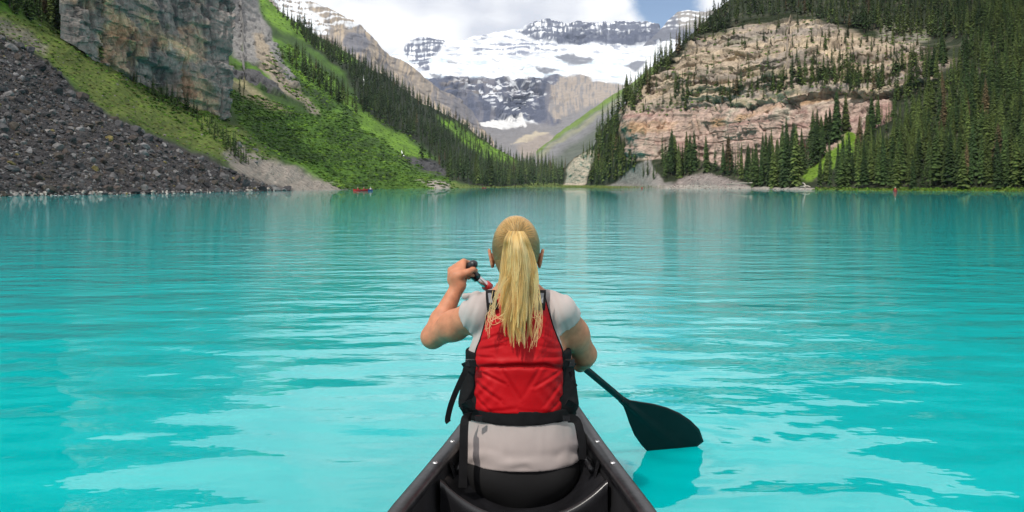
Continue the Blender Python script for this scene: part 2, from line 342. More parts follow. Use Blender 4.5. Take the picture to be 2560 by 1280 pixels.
# ---------------------------------------------------------------- left buttress (grey cliff above the talus)
def butt_relief(P, px, py, n, D):
    d = 3.5 * fbm(P / 16.0, 4) + blocks(P + np.stack([P[:, 2] * 0.3, P[:, 2] * 0, P[:, 0] * 0.35], -1), n, (6.5, 9, 4.2), 2.6) + blocks(P, n, (2.2, 3, 1.6), 0.8, 4) + 0.6 * fbm(P / 2.0, 3)
    crack = np.abs(fbm(np.stack([P[:, 0] / 7.0, P[:, 1] / 7.0, P[:, 2] / 40.0], -1), 3)); d -= 2.2 * (1 - sstep(0.0, 0.05, crack))
    edge = sstep(150, 215, px); return n * (d * np.clip(edge + .3, 0, 1))[:, None]
def butt_colour(P, px, py, n, D):
    q = P + np.stack([P[:, 2] * 0.3, P[:, 2] * 0, P[:, 0] * 0.35], -1)
    c = np.tile(np.array((0.185, 0.165, 0.155)), (len(px), 1))
    bl = hash3(np.floor(q / np.array((6.5, 9, 4.2)) + 0.7 * np.stack([fbm(q / 14.0 + 5.1 * k, 3) for k in range(3)], -1)), 8)
    tan = sstep(0.05, 0.3, fbm(P / 15.0 + 3.3, 4) + 0.25 * pmask(px, py, [(200, -40), (400, -40), (400, 120), (330, 170), (260, 120)], 40) + 0.2 * pmask(px, py, [(440, 60), (520, 60), (520, 150), (450, 150)], 20))
    c = mixc(c, (0.38, 0.27, 0.17), tan * (0.4 + 0.6 * bl)); c = mixc(c, (0.24, 0.13, 0.08), 0.7 * sstep(0.18, 0.35, fbm(P / 9.0 + 9.3, 4)) * tan)
    st = fbm(np.stack([P[:, 0] / 2.5, P[:, 1] / 4.0, P[:, 2] / 30.0], -1), 4)
    c = mixc(c, (0.05, 0.05, 0.055), 0.8 * sstep(0.12, 0.4, st)); c = mixc(c, (0.42, 0.41, 0.40), 0.7 * sstep(0.28, 0.5, fbm(P / 5.0 + 21, 4)) * pmask(px, py, [(380, 120), (560, 120), (560, 260), (420, 220)], 30))
    c = mixc(c, (0.10, 0.12, 0.05), 0.5 * sstep(0.25, 0.45, fbm(P / 8.0 + 40, 4)))
    return c * (0.95 + 0.45 * bl[:, None])
M_ROCKN = mat_attr('cliff_rock', 0.8, var=0.4, bump=0.9, bdist=0.7, bscale=1.1, stretch=(1, 1, 0.7))
buttress = Sheet('cliff_buttress', 150, 574, 260, 230,
    [(150, 95), (200, 130), (270, 185), (330, 207), (400, 252), (440, 284), (500, 302), (550, 304), (574, 292)],
    [(150, -430), (260, -335), (450, -150), (574, -85)],
    [(150, 60, 202), (200, 90, 206), (330, 160, 226), (440, 250, 244), (550, 285, 262), (574, 275, 266), (540, 0, 268), (560, 130, 266), (400, 60, 240), (270, 0, 216), (200, -350, 226), (574, -100, 272), (400, -200, 252), (470, 130, 249)],
    butt_relief, butt_colour, M_ROCKN, wrap=(-62, 120, 0))

# ---------------------------------------------------------------- right mountain
red_cliff = [(1552, 330), (1555, 285), (1640, 268), (1700, 262), (1790, 255), (1900, 255), (2010, 240), (2120, 235), (2230, 240), (2230, 300), (2180, 330), (2100, 370), (2000, 400), (1900, 425), (1820, 425), (1760, 400), (1650, 400), (1570, 400)]
orange_band = [(1552, 312), (1640, 300), (1720, 296), (1800, 292), (1870, 275), (1920, 262), (2010, 248), (2120, 243), (2200, 234), (2200, 246), (2110, 254), (2000, 262), (1900, 282), (1800, 312), (1720, 322), (1640, 326), (1552, 338)]
mid_cliff = [(1555, 290), (1590, 230), (1630, 185), (1700, 165), (1740, 120), (1790, 100), (1880, 70), (2000, 62), (2100, 80), (2150, 100), (2330, 110), (2400, 150), (2390, 200), (2250, 240), (2120, 240), (2010, 245), (1900, 262), (1790, 270), (1650, 285)]
outcrop = [(1405, 470), (1412, 425), (1430, 395), (1470, 372), (1484, 376), (1475, 410), (1462, 440), (1455, 470)]
cone1 = [(1500, 472), (1560, 435), (1610, 405), (1625, 395), (1640, 430), (1660, 455), (1700, 466), (1700, 476)]
cone2 = [(1660, 476), (1700, 455), (1760, 435), (1800, 440), (1870, 462), (1870, 478)]
green_patch = [(1995, 440), (2030, 410), (2080, 375), (2130, 340), (2145, 335), (2140, 380), (2060, 430), (2030, 450), (2000, 452)]
up_scree = [(2200, 60), (2300, 60), (2330, 110), (2300, 190), (2210, 200), (2200, 130)]
right_shore = ([1400, 1520, 1640, 1860, 2000, 2140, 2400, 2560, 2900, 3700], [468.9, 470.3, 471.4, 472.6, 474.6, 476.6, 477.8, 478.8, 481.5, 489.0])
def right_relief(P, px, py, n, D):
    wx, wy = zwarp(px, py, 10, 40)
    cl = pmask(wx, wy, red_cliff, 6); mc = pmask(wx, wy, mid_cliff, 8) * (1 - cl); oc = pmask(px, py, outcrop, 4)
    base = 0.010 * D * fbm(P / (D[:, None] * 0.10), 4) * 1.2 + 1.0 * fbm(P / 6.0, 4)
    zz = P[:, 2] / 5.2 + 0.9 * fbm(P / 45.0, 3); fz = zz - np.floor(zz); hk = hash3(np.stack([np.floor(zz), np.floor(P[:, 0] / 26.0 + 2 * fbm(P / 30.0, 2)), np.zeros(len(P))], -1), 4)
    groove = (1 - sstep(0.0, 0.16, fz)) * sstep(0.25, 0.6, hk + 0.4 * fbm(P / 9.0, 3))
    d = base + cl * (2.4 * strata(P, 5.5, 0.5) - 1.5 * groove + blocks(P, n, (11, 14, 8), 2.6) + blocks(P, n, (3, 4, 2.2), 0.8, 5) + 2.5 * fbm(P / 18.0, 3) + 0.35 * fbm(P / 2.2, 3))
    z2 = P[:, 2] / 3.9 + 1.6 * fbm(P / 30.0, 3); f2 = z2 - np.floor(z2); h2 = hash3(np.stack([np.floor(z2), np.floor(P[:, 0] / 18.0 + 2 * fbm(P / 22.0, 2)), np.zeros(len(P))], -1), 5)
    led = strata(P, 4.6, 0.9); d = d + mc * (2.5 * led - 2.2 * (1 - sstep(0.0, 0.22, f2)) * sstep(0.3, 0.6, h2) + blocks(P, n, (10, 12, 5), 3.5, 2) + blocks(P, n, (3.5, 4, 1.6), 1.5, 6) + 2.5 * fbm(P / 14.0, 4) + 0.5 * fbm(P / 2.5, 3))
    crk = np.abs(fbm(np.stack([P[:, 0] / 10.0, P[:, 1] / 10.0, P[:, 2] / 60.0], -1) + 3.1, 3)); d = d - np.maximum(cl, 0.7 * mc) * 3.6 * (1 - sstep(0.0, 0.06, crk))
    d = d + oc * (blocks(P, n, (7, 9, 6), 1.4) + 1.6 * fbm(P / 9.0, 3))
    nh = n * np.array((1, 1, 0)); nh /= np.linalg.norm(nh, axis=1, keepdims=True) + 1e-6; cot = np.clip(n[:, 2] / (np.hypot(n[:, 0], n[:, 1]) + 1e-6), 0, 1.6); ter = 0
    for lam, am in ((17.0, 0.40), (6.0, 0.62), (2.6, 0.55)):      # vertical faces stepped back by ledges
        zt = P[:, 2] / lam + 0.75 * fbm(P / (lam * 3.2) + lam, 3); f = zt - np.floor(zt); ter = ter + am * lam * cot * np.where(f < 0.76, f, 3.17 * (1 - f))
    wide = sstep(1560, 1660, px) * pmask(wx, wy, [(1552, 300), (1590, 225), (1640, 180), (1740, 110), (1800, 60), (2000, 40), (2200, 70), (2400, 120), (2400, 210), (2230, 250), (2000, 255), (1700, 275)], 10) * (1 - cl)
    ter = ter * wide * np.clip(sstep(0, 16, np.interp(px, *right_shore) - py), 0, 1)
    d = d * np.clip(sstep(0, 16, np.interp(px, *right_shore) - py), 0, 1)
    return n * d[:, None] + nh * ter[:, None]
def right_colour(P, px, py, n, D):
    wx, wy = zwarp(px, py, 14, 50); fx, fy = zwarp(px, py, 8, 12); wx, wy = 0.5 * (wx + fx), 0.5 * (wy + fy)
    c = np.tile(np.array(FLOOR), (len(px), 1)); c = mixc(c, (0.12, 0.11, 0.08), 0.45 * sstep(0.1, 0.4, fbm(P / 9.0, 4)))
    c = mixc(c, (0.25, 0.23, 0.19), pmask(wx, wy, up_scree, 14) * 0.7); c = mixc(c, (0.12, 0.16, 0.04), pmask(wx, wy, up_scree, 14) * sstep(0.05, 0.3, fbm(P / 14 + 4, 4)) * 0.8)
    mc = pmask(wx, wy, mid_cliff, 7); rc = pmask(wx, wy, red_cliff, 5)
    z = P[:, 2]; led = strata(P, 4.6, 0.9)
    rk = np.tile(np.array((0.36, 0.29, 0.22)), (len(px), 1)); rk = mixc(rk, (0.25, 0.215, 0.185), sstep(-0.1, 0.3, led + 0.6 * fbm(P / 20, 3)))
    rk = mixc(rk, (0.46, 0.37, 0.26), 0.7 * sstep(0.05, 0.35, fbm(P / 12 + 7, 4))); rk = mixc(rk, (0.13, 0.115, 0.105), 0.6 * sstep(0.2, 0.4, fbm(P / np.array((9, 9, 5)) + 11, 4)))
    rk = mixc(rk, (0.10, 0.12, 0.04), 0.45 * sstep(0.2, 0.4, fbm(P / np.array((22, 22, 6)) + 17, 4)))
    c = mixc(c, rk, mc)
    rr = np.tile(np.array((0.40, 0.29, 0.245)), (len(px), 1)); lam = fbm(np.stack([P[:, 0] / 50, P[:, 1] / 50, z / 4.0], -1), 4)
    rr = mixc(rr, (0.29, 0.185, 0.16), sstep(0.0, 0.3, lam)); rr = mixc(rr, (0.43, 0.36, 0.29), 0.8 * sstep(0.05, 0.35, fbm(np.stack([P[:, 0] / 14, P[:, 1] / 14, z / 22], -1) + 5, 4)))
    rr = mixc(rr, (0.20, 0.15, 0.14), 0.6 * sstep(0.12, 0.4, fbm(np.stack([P[:, 0] / 3, P[:, 1] / 3, z / 25], -1) + 15, 4)))
    c = mixc(c, rr, rc)
    ob = pmask(wx, wy, orange_band, 5); c = mixc(c, (0.38, 0.235, 0.13), ob * sstep(-0.4, 0.25, fbm(np.stack([P[:, 0] / 14, P[:, 1] / 14, z / 20], -1) + 25, 4)) * 0.8)
    c = mixc(c, (0.52, 0.41, 0.33), pmask(wx, wy, outcrop, 4)); 
    c = mixc(c, (0.20, 0.185, 0.175), pmask(wx, wy, cone1, 4)); c = mixc(c, (0.22, 0.19, 0.18), pmask(wx, wy, cone2, 5))
    c = mixc(c, (0.115, 0.20, 0.018), pmask(0.5 * (px + wx), 0.5 * (py + wy), green_patch, 4))
    sh = np.interp(px, *right_shore); band = sstep(sh - 9, sh - 5, py)
    c = mixc(c, (0.09, 0.14, 0.022), band * sstep(2030, 2060, px)); c = mixc(c, (0.30, 0.275, 0.25), band * (1 - sstep(2030, 2060, px)) * sstep(1630, 1680, px)); c = mixc(c, (0.12, 0.15, 0.03), band * (1 - sstep(1500, 1660, px)))
    bl = hash3(np.floor(P / np.array((8, 10, 4))), 9)
    return c * (1 + 0.30 * fbm(P / (D[:, None] * 0.016), 3)[:, None]) * (0.86 + 0.28 * bl[:, None] * np.maximum(mc, rc)[:, None] + 0.14 * (1 - np.maximum(mc, rc)[:, None]))
right_ctrl = [(1405, 468.9, 830), (1520, 470.3, 560), (1640, 471.4, 450), (1860, 472.6, 365), (2000, 474.6, 280), (2140, 476.6, 228), (2400, 477.8, 205), (2560, 478.8, 190), (2900, 481.5, 158), (3700, 489, 106), (3700, 100, 150), (3700, -1200, 300),
    (2900, 200, 215), (2900, -100, 280), (2900, -700, 420), (2560, 350, 222), (2560, 200, 275), (2560, 0, 370), (2560, -450, 560), (2300, 400, 245), (2300, 250, 330), (2300, 130, 430), (2300, 0, 545), (2270, -250, 800),
    (2140, 440, 262), (2140, 350, 345), (2120, 300, 385), (2120, 237, 400), (2120, 170, 440), (2120, 70, 520), (2120, 0, 620), (2060, -90, 760),
    (2000, 450, 310), (2000, 405, 390), (2000, 330, 402), (2000, 250, 412), (1990, 180, 450), (1990, 65, 560), (1980, 0, 660), (1860, 440, 415), (1850, 420, 436), (1850, 340, 446), (1850, 262, 456), (1850, 190, 500), (1850, 80, 590), (1850, 0, 700),
    (1700, 455, 475), (1700, 400, 500), (1700, 330, 508), (1700, 262, 516), (1700, 190, 552), (1700, 105, 650), (1600, 455, 510), (1560, 400, 538), (1556, 330, 546), (1560, 280, 556), (1620, 195, 615), (1760, 40, 720),
    (1500, 455, 600), (1500, 380, 640), (1500, 305, 700), (1430, 460, 765), (1430, 400, 785), (1430, 380, 800), (1405, 420, 835)]
M_RIGHT = mat_attr('mountain_ground', 0.35, var=0.38, bump=0.8, bdist=0.9, bscale=0.7, stretch=(1, 1, 1.6))
right = Sheet('cliff_mountain', 1404, 3700, 860, 400, list(zip(right_shore[0], np.array(right_shore[1]) + 0.9)),
    [(1404, 440), (1412, 412), (1430, 392), (1484, 365), (1500, 335), (1560, 270), (1590, 232), (1620, 200), (1660, 155), (1700, 122), (1740, 85), (1790, 35), (1850, -20), (2060, -90), (2270, -250), (2560, -450), (2900, -700), (3700, -1300)],
    right_ctrl, right_relief, right_colour, M_RIGHT)

# ---------------------------------------------------------------- far glacier mountain, snowy shoulder, spur
def far_relief(amp, lam):
    def f(P, px, py, n, D):
        d = amp * fbm(P / 260.0, 6, 0.55) * 1.4 + amp * 0.35 * strata(P, lam, 0.5) + blocks(P, n, (60, 80, 35), amp * 0.35)
        return n * d[:, None]
    return f
gl_top = [(960, 150), (985, 128), (1005, 118), (1020, 102), (1045, 95), (1085, 92), (1110, 96), (1140, 101), (1165, 97), (1220, 82), (1262, 76), (1300, 72), (1332, 57), (1375, 50), (1400, 53), (1420, 60), (1440, 56), (1475, 53), (1500, 51), (1520, 55), (1560, 54), (1590, 52), (1605, 48), (1620, 53), (1645, 68), (1660, 78), (1700, 90), (1760, 100), (1900, 110)]
def gl_relief(P, px, py, n, D):
    d = 26 * fbm(P / 300.0, 6, 0.55)
    rk = np.maximum(pmask(px, py, [(1330, 40), (1650, 40), (1650, 108), (1390, 108), (1330, 90)], 5), pmask(px, py, [(1080, 196), (1380, 192), (1400, 300), (1190, 305)], 8))
    d += rk * (30 * strata(P, 55, 0.35) + blocks(P, n, (90, 90, 45), 34) + 18 * fbm(np.stack([P[:, 0] / 40, P[:, 1] / 40, P[:, 2] / 200], -1), 4)) + 14 * fbm(P / np.array((90.0, 90.0, 40.0)), 5) + 5 * fbm(P / 16.0, 3)
    return n * d[:, None]
def gl_colour(P, px, py, n, D):
    wx, wy = zwarp(px, py, 16, 40); fx, fy = zwarp(px, py, 9, 10); wx, wy = 0.4 * wx + 0.6 * fx, 0.4 * wy + 0.6 * fy
    blue = np.array((0.075, 0.085, 0.125)); N_ = len(px)
    fz = fbm(np.stack([px / 9, py / 9, px * 0], -1), 4); lay = np.sin(py / 1.9 + 5.0 * fbm(np.stack([px / 45, py / 18, px * 0 + 4], -1), 4)) * (0.6 + 0.8 * fbm(np.stack([px / 14, py / 6, px * 0 + 44], -1), 3)); col = fbm(np.stack([px / 3.5, py / 20, px * 0 + 8], -1), 3)
    c = np.tile(np.array(SNOW), (N_, 1))
    c = mixc(c, (0.48, 0.58, 0.66), 0.85 * sstep(0.0, 0.3, fbm(np.stack([px / 50, (py - 0.1 * px) / 7, px * 0 + 2], -1), 4)) * sstep(120, 150, py))   # bare ice
    c = mixc(c, (0.34, 0.37, 0.43), 0.6 * sstep(0.15, 0.33, fbm(np.stack([px / 35, py / 5, px * 0 + 12], -1), 4)))
    brk = sstep(0.16, 0.34, fbm(np.stack([px / 22, (py - 0.08 * px) / 4.5, px * 0 + 22], -1), 5) + 0.10 * lay) * (0.35 + 0.65 * sstep(150, 110, py)); c = mixc(c, blue * 1.7, 0.75 * brk)
    # summit wall: strata with snow on the ledges
    up = pmask(wx, wy, [(1290, 78), (1340, 52), (1400, 40), (1560, 40), (1640, 42), (1668, 90), (1640, 108), (1560, 112), (1480, 112), (1400, 105), (1340, 98)], 5)
    c = mixc(c, mixc(np.tile(blue, (N_, 1)), SNOW, sstep(0.15, 0.55, 0.55 * lay + 0.8 * col + 0.25 * fz)), up * 0.95)
    c = mixc(c, blue * 0.95, 0.9 * pmask(wx, wy, [(1392, 84), (1480, 82), (1560, 88), (1650, 84), (1655, 104), (1560, 110), (1470, 110), (1392, 106)], 3) * sstep(-0.5, 0.0, col + 0.4))
    st = pmask(wx, wy, [(1180, 118), (1260, 105), (1345, 98), (1400, 112), (1390, 130), (1280, 138), (1190, 135)], 7); c = mixc(c, blue * 1.6, st * sstep(0.0, 0.5, lay + 0.9 * col) * 0.85)
    lf = pmask(wx, wy, [(1015, 108), (1050, 92), (1118, 92), (1100, 125), (1080, 150), (1072, 178), (1035, 165), (1010, 130)], 4); c = mixc(c, blue * 1.1, lf * sstep(-0.25, 0.35, 0.6 * lay + col + 0.3 * fz + 0.2) * 0.95)
    for pl in ([(1386, 140), (1420, 133), (1485, 146), (1480, 158), (1420, 160)], [(1112, 153), (1140, 155), (1136, 161), (1118, 159)], [(1338, 170), (1370, 170), (1402, 176), (1370, 186), (1350, 183)], [(1225, 148), (1250, 149), (1245, 154)], [(1296, 168), (1312, 168), (1310, 172)], [(1560, 165), (1600, 155), (1620, 160), (1590, 180)], [(1072, 183), (1105, 190), (1100, 198), (1078, 195)]):
        c = mixc(c, (0.17, 0.18, 0.21), pmask(wx, wy, pl, 3) * sstep(-0.6, 0.2, lay * 0.5 + 0.4))
    # lower wall
    lw = pmask(px + 0.6 * (wx - px), py + 0.6 * (wy - py), [(1060, 199), (1130, 192), (1200, 196), (1285, 197), (1360, 190), (1392, 185), (1420, 195), (1420, 300), (1390, 330), (1330, 300), (1200, 305), (1120, 260)], 3)
    wall = np.tile(blue * 0.95, (N_, 1)); wall = mixc(wall, (0.13, 0.13, 0.155), sstep(0.0, 0.35, fbm(np.stack([px / 14, py / 40, px * 0 + 3], -1), 4)))
    wall = mixc(wall, (0.22, 0.185, 0.15), 0.6 * sstep(0.05, 0.3, fbm(np.stack([px / 40, py / 6, px * 0 + 6], -1), 3)) * pmask(px, py, [(1100, 205), (1250, 205), (1240, 245), (1130, 245)], 10))
    wall = mixc(wall, SNOW, 0.85 * sstep(0.14, 0.28, fbm(np.stack([px / 16, py / 2.6, px * 0 + 16], -1), 3)) * pmask(px, py, [(1130, 205), (1310, 205), (1390, 200), (1320, 290), (1245, 285), (1200, 240)], 14))
    c = mixc(c, wall, lw)
    bt = pmask(wx, wy, [(1372, 270), (1376, 215), (1400, 190), (1450, 182), (1480, 200), (1560, 215), (1600, 205), (1590, 240), (1480, 265), (1440, 290), (1385, 300)], 4)
    c = mixc(c, mixc(np.tile(np.array((0.29, 0.25, 0.215)), (N_, 1)), (0.19, 0.18, 0.18), sstep(-0.1, 0.3, lay * 0.12 + col + 0.6 * fz)), bt)
    # moraine, debris and the snow left at the foot of the wall
    db = sstep(300, 312, wy); c = mixc(c, (0.17, 0.165, 0.17), db)
    c = mixc(c, (0.17, 0.165, 0.17), pmask(wx, wy, [(1385, 335), (1400, 290), (1470, 262), (1620, 225), (1700, 250), (1700, 420), (1380, 420)], 5))
    c = mixc(c, (0.60, 0.60, 0.60), pmask(wx, wy, [(1197, 303), (1235, 298), (1280, 300), (1308, 290), (1320, 314), (1290, 320), (1240, 318), (1200, 314)], 2))
    c = mixc(c, (0.38, 0.33, 0.25), pmask(px, py, [(1278, 364), (1310, 345), (1338, 324), (1372, 336), (1350, 348), (1320, 358)], 3)); c = mixc(c, (0.25, 0.215, 0.19), pmask(wx, wy, [(1290, 366), (1370, 340), (1420, 350), (1390, 385), (1310, 390)], 5))
    return c * (1 + 0.12 * fz[:, None])
M_FAR = mat_attr('far_rock_and_ice', 0.02, var=0.14, bump=0.5, bdist=14.0, bscale=0.03, rough=0.85)
glacier = Sheet('glacier_mountain', 930, 1900, 640, 300, [(930, 425), (1900, 425)], gl_top,
    [(930, 425, 2300), (1300, 425, 2300), (1900, 425, 2300), (1300, 370, 3000), (1300, 325, 4100), (1100, 310, 4300), (1500, 320, 3700), (1300, 305, 4550), (1200, 250, 4650), (1300, 250, 4680), (1400, 270, 4500), (1300, 200, 4760), (1100, 200, 4760), (1450, 190, 4850), (1600, 220, 4500),
     (1100, 180, 5100), (1300, 180, 5150), (1500, 180, 5200), (1250, 130, 6200), (1450, 140, 6100), (1600, 130, 6300), (1050, 150, 5600), (1030, 100, 6000), (1450, 112, 6900), (1450, 84, 7000), (1450, 52, 7120), (1250, 80, 7000), (1600, 50, 7100), (1900, 110, 7000), (960, 150, 5900)],
    gl_relief, gl_colour, M_FAR, back=0.02)
def pk_colour(P, px, py, n, D):
    wx, wy = zwarp(px, py, 10, 12); lay = np.sin(py / 1.9 + 5 * fbm(np.stack([px / 30, py / 14, px * 0], -1), 4)); col = fbm(np.stack([px / 4, py / 18, px * 0 + 8], -1), 3)
    c = np.tile(np.array((0.13, 0.135, 0.16)), (len(px), 1)); c = mixc(c, (0.30, 0.27, 0.23), pmask(wx, wy, [(1690, 30), (1790, 20), (1800, 70), (1700, 75)], 8) * 0.7)
    return mixc(c, SNOW, sstep(0.1, 0.5, 0.5 * lay + 0.8 * col) * pmask(wx, wy, [(1640, 60), (1690, 15), (1800, 15), (1800, 55), (1740, 55), (1660, 75)], 6) * 0.95)
peak = Sheet('rear_peak', 1600, 1900, 160, 100, [(1600, 180), (1900, 180)], [(1600, 125), (1625, 100), (1650, 74), (1668, 52), (1682, 42), (1695, 30), (1718, 26), (1740, 27), (1762, 30), (1800, 20), (1900, 10)],
    [(1600, 180, 6300), (1750, 180, 6200), (1900, 180, 6100), (1700, 90, 6700), (1700, 30, 6900), (1900, 20, 6900), (1620, 110, 6500)], far_relief(22, 50), pk_colour, M_FAR, back=0.02)
def sh_colour(P, px, py, n, D):
    wx, wy = zwarp(px, py, 14, 30); fx, fy = zwarp(px, py, 8, 9); wx, wy = 0.5 * (wx + fx), 0.5 * (wy + fy); N_ = len(px)
    lay = np.sin((py - 0.12 * px) / 1.9 + 2.5 * fbm(np.stack([px / 50, py / 25, px * 0], -1), 3)); col = fbm(np.stack([px / 4, py / 28, px * 0 + 8], -1), 4); fz = fbm(np.stack([px / 8, py / 8, px * 0 + 3], -1), 4)
    c = np.tile(np.array((0.25, 0.215, 0.18)), (N_, 1)); c = mixc(c, (0.37, 0.30, 0.22), sstep(-0.05, 0.3, col + 0.3 * fz)); c = mixc(c, (0.13, 0.13, 0.145), 0.8 * sstep(0.05, 0.35, fbm(np.stack([px / 6, py / 50, px * 0 + 18], -1), 4)))
    c = mixc(c, (0.12, 0.125, 0.15), 0.85 * pmask(wx, wy, [(860, 85), (905, 78), (925, 110), (905, 135), (870, 130), (855, 110)], 6))
    c = mixc(c, (0.13, 0.13, 0.15), 0.75 * pmask(wx, wy, [(1090, 215), (1150, 240), (1200, 290), (1200, 320), (1150, 300), (1100, 260)], 10))
    sn = pmask(wx, wy, [(650, -40), (760, -40), (770, 10), (800, 38), (826, 62), (824, 84), (795, 82), (760, 70), (720, 50)], 5)
    c = mixc(c, SNOW, sn * sstep(-0.45, -0.1, 0.4 * lay + col + fz)); c = mixc(c, SNOW, 0.8 * sstep(0.1, 0.5, 0.6 * lay + 0.8 * col) * pmask(wx, wy, [(760, -10), (900, 40), (930, 75), (820, 60)], 8)); c = mixc(c, SNOW, 0.9 * pmask(wx, wy, [(862, 62), (900, 59), (905, 65), (870, 68)], 2))
    return c * (1 + 0.2 * fz[:, None])
shoulder = Sheet('snowy_shoulder', 600, 1235, 420, 230, [(600, 250), (760, 250), (1000, 330), (1235, 390)],
    [(600, -60), (690, -12), (735, -4), (760, 4), (790, 10), (840, 32), (880, 52), (905, 72), (930, 92), (955, 115), (985, 140), (1020, 160), (1035, 172), (1050, 185), (1085, 208), (1110, 222), (1150, 245), (1175, 268), (1195, 300), (1215, 335), (1235, 365)],
    [(600, 250, 2300), (760, 250, 2400), (1000, 330, 2700), (1235, 390, 2700), (760, 100, 2900), (760, 0, 3500), (900, 75, 3600), (900, 140, 3050), (985, 145, 3700), (980, 220, 3100), (1090, 215, 3900), (1080, 290, 3150), (1190, 300, 3900), (1150, 330, 3000), (600, -60, 3300)],
    far_relief(24, 48), sh_colour, M_FAR, back=0.03)
def sp_colour(P, px, py, n, D):
    wx, wy = zwarp(px, py, 10, 24); c = np.tile(np.array((0.15, 0.15, 0.155)), (len(px), 1)); fz = fbm(np.stack([px / 8, py / 8, px * 0 + 3], -1), 4)
    dg = py + 0.66 * (px - 1400); wdg = wy + 0.66 * (wx - 1400)
    c = mixc(c, (0.11, 0.17, 0.03), (1 - sstep(338, 352, wdg)) * sstep(310, 325, wdg)); c = mixc(c, (0.21, 0.21, 0.13), (1 - sstep(352, 366, wdg)) * sstep(345, 352, wdg) * 0.8)
    c = mixc(c, (0.06, 0.075, 0.05), sstep(372, 392, wdg) * 0.8)
    return c * (1 + 0.3 * fz[:, None])
spur = Sheet('valley_spur', 1340, 1760, 220, 130, [(1340, 420), (1760, 420)], [(1340, 378), (1380, 348), (1400, 332), (1440, 302), (1480, 276), (1520, 250), (1560, 222), (1600, 190), (1640, 160), (1760, 90)],
    [(1340, 420, 1800), (1500, 420, 1500), (1760, 420, 1300), (1400, 335, 2500), (1500, 262, 2600), (1600, 190, 2700), (1600, 300, 1900), (1500, 340, 2000), (1760, 90, 2700)], far_relief(9, 25), sp_colour, M_FAR, back=0.03)

# ---------------------------------------------------------------- lake and its bed
def water_material():
    m = bpy.data.materials.new('glacial_water'); m.use_nodes = True; nt = m.node_tree; b = nt.nodes['Principled BSDF']; L = nt.links
    b.inputs['Base Color'].default_value = (0.0, 0.355, 0.37, 1); b.inputs['Roughness'].default_value = 0.015; b.inputs['IOR'].default_value = 1.38
    b.inputs['Subsurface Weight'].default_value = 1.0; b.inputs['Subsurface Radius'].default_value = (0.1, 0.5, 0.5); b.inputs['Subsurface Scale'].default_value = 1.0   # rock flour: light spreads in the milky water
    g = nt.nodes.new('ShaderNodeNewGeometry')
    def noise(sx, sy, scale, detail, rough=0.5, rot=0.0):
        mp = nt.nodes.new('ShaderNodeMapping'); mp.inputs['Scale'].default_value = (sx, sy, 1); mp.inputs['Rotation'].default_value = (0, 0, rot); L.new(g.outputs['Position'], mp.inputs[0])
        n = nt.nodes.new('ShaderNodeTexNoise'); n.inputs['Scale'].default_value = scale; n.inputs['Detail'].default_value = detail; n.inputs['Roughness'].default_value = rough; L.new(mp.outputs[0], n.inputs['Vector']); return n.outputs['Fac']
    def mul(a, k):
        q = nt.nodes.new('ShaderNodeMath'); q.operation = 'MULTIPLY'; L.new(a, q.inputs[0])
        if isinstance(k, float): q.inputs[1].default_value = k
        else: L.new(k, q.inputs[1])
        return q.outputs[0]
    def add(a, c):
        q = nt.nodes.new('ShaderNodeMath'); q.operation = 'ADD'; L.new(a, q.inputs[0]); L.new(c, q.inputs[1]); return q.outputs[0]
    h = add(add(mul(noise(0.6, 1.0, 0.9, 0.0, rot=0.25), 0.035), mul(noise(0.42, 1.0, 2.6, 0.0, rot=0.30), 0.024)), add(mul(noise(0.5, 1.0, 5.2, 0.0, rot=-0.15), 0.0085), mul(noise(0.6, 1.0, 13.0, 1.0, rot=0.2), 0.0014)))
    # a light breeze further out: small ripples, none in the lee round the boat
    sp_ = nt.nodes.new('ShaderNodeSeparateXYZ'); L.new(g.outputs['Position'], sp_.inputs[0])
    mr = nt.nodes.new('ShaderNodeMapRange'); L.new(sp_.outputs[1], mr.inputs[0]); mr.inputs['From Min'].default_value = 4.0; mr.inputs['From Max'].default_value = 13.0; mr.inputs['To Min'].default_value = 0.06; mr.inputs['To Max'].default_value = 1.0
    def fall(a, b, v):
        q = nt.nodes.new('ShaderNodeMapRange'); L.new(sp_.outputs[1], q.inputs[0]); q.inputs['From Min'].default_value = a; q.inputs['From Max'].default_value = b; q.inputs['To Min'].default_value = 1.0; q.inputs['To Max'].default_value = v; return q.outputs[0]
    h = add(mul(h, fall(5.0, 50.0, 0.22)), mul(mul(mul(noise(0.55, 1.0, 8.0, 3.0, rot=0.1), 0.016), mr.outputs[0]), fall(14.0, 120.0, 0.42)))
    for (cx_, cy_, am, k_, dec) in ((0.78, 3.72, 0.0018, 36.0, 2.2), (1.35, 3.05, 0.0005, 48.0, 3.2)):     # rings spreading from the blade and from its last stroke
        vd_ = nt.nodes.new('ShaderNodeVectorMath'); vd_.operation = 'DISTANCE'; L.new(g.outputs['Position'], vd_.inputs[0]); vd_.inputs[1].default_value = (cx_, cy_, 0)
        def un(op, a, k=None):
            q = nt.nodes.new('ShaderNodeMath'); q.operation = op; L.new(a, q.inputs[0])
            if k is not None: q.inputs[1].default_value = k
            return q.outputs[0]
        h = add(h, mul(mul(un('SINE', un('MULTIPLY', vd_.outputs['Value'], k_)), un('EXPONENT', un('MULTIPLY', vd_.outputs['Value'], -dec))), am))
    bp = nt.nodes.new('ShaderNodeBump'); bp.inputs['Strength'].default_value = 1.0; bp.inputs['Distance'].default_value = 1.0
    L.new(h, bp.inputs['Height']); L.new(bp.outputs[0], b.inputs['Normal'])
    return m
M_WATER = water_material()
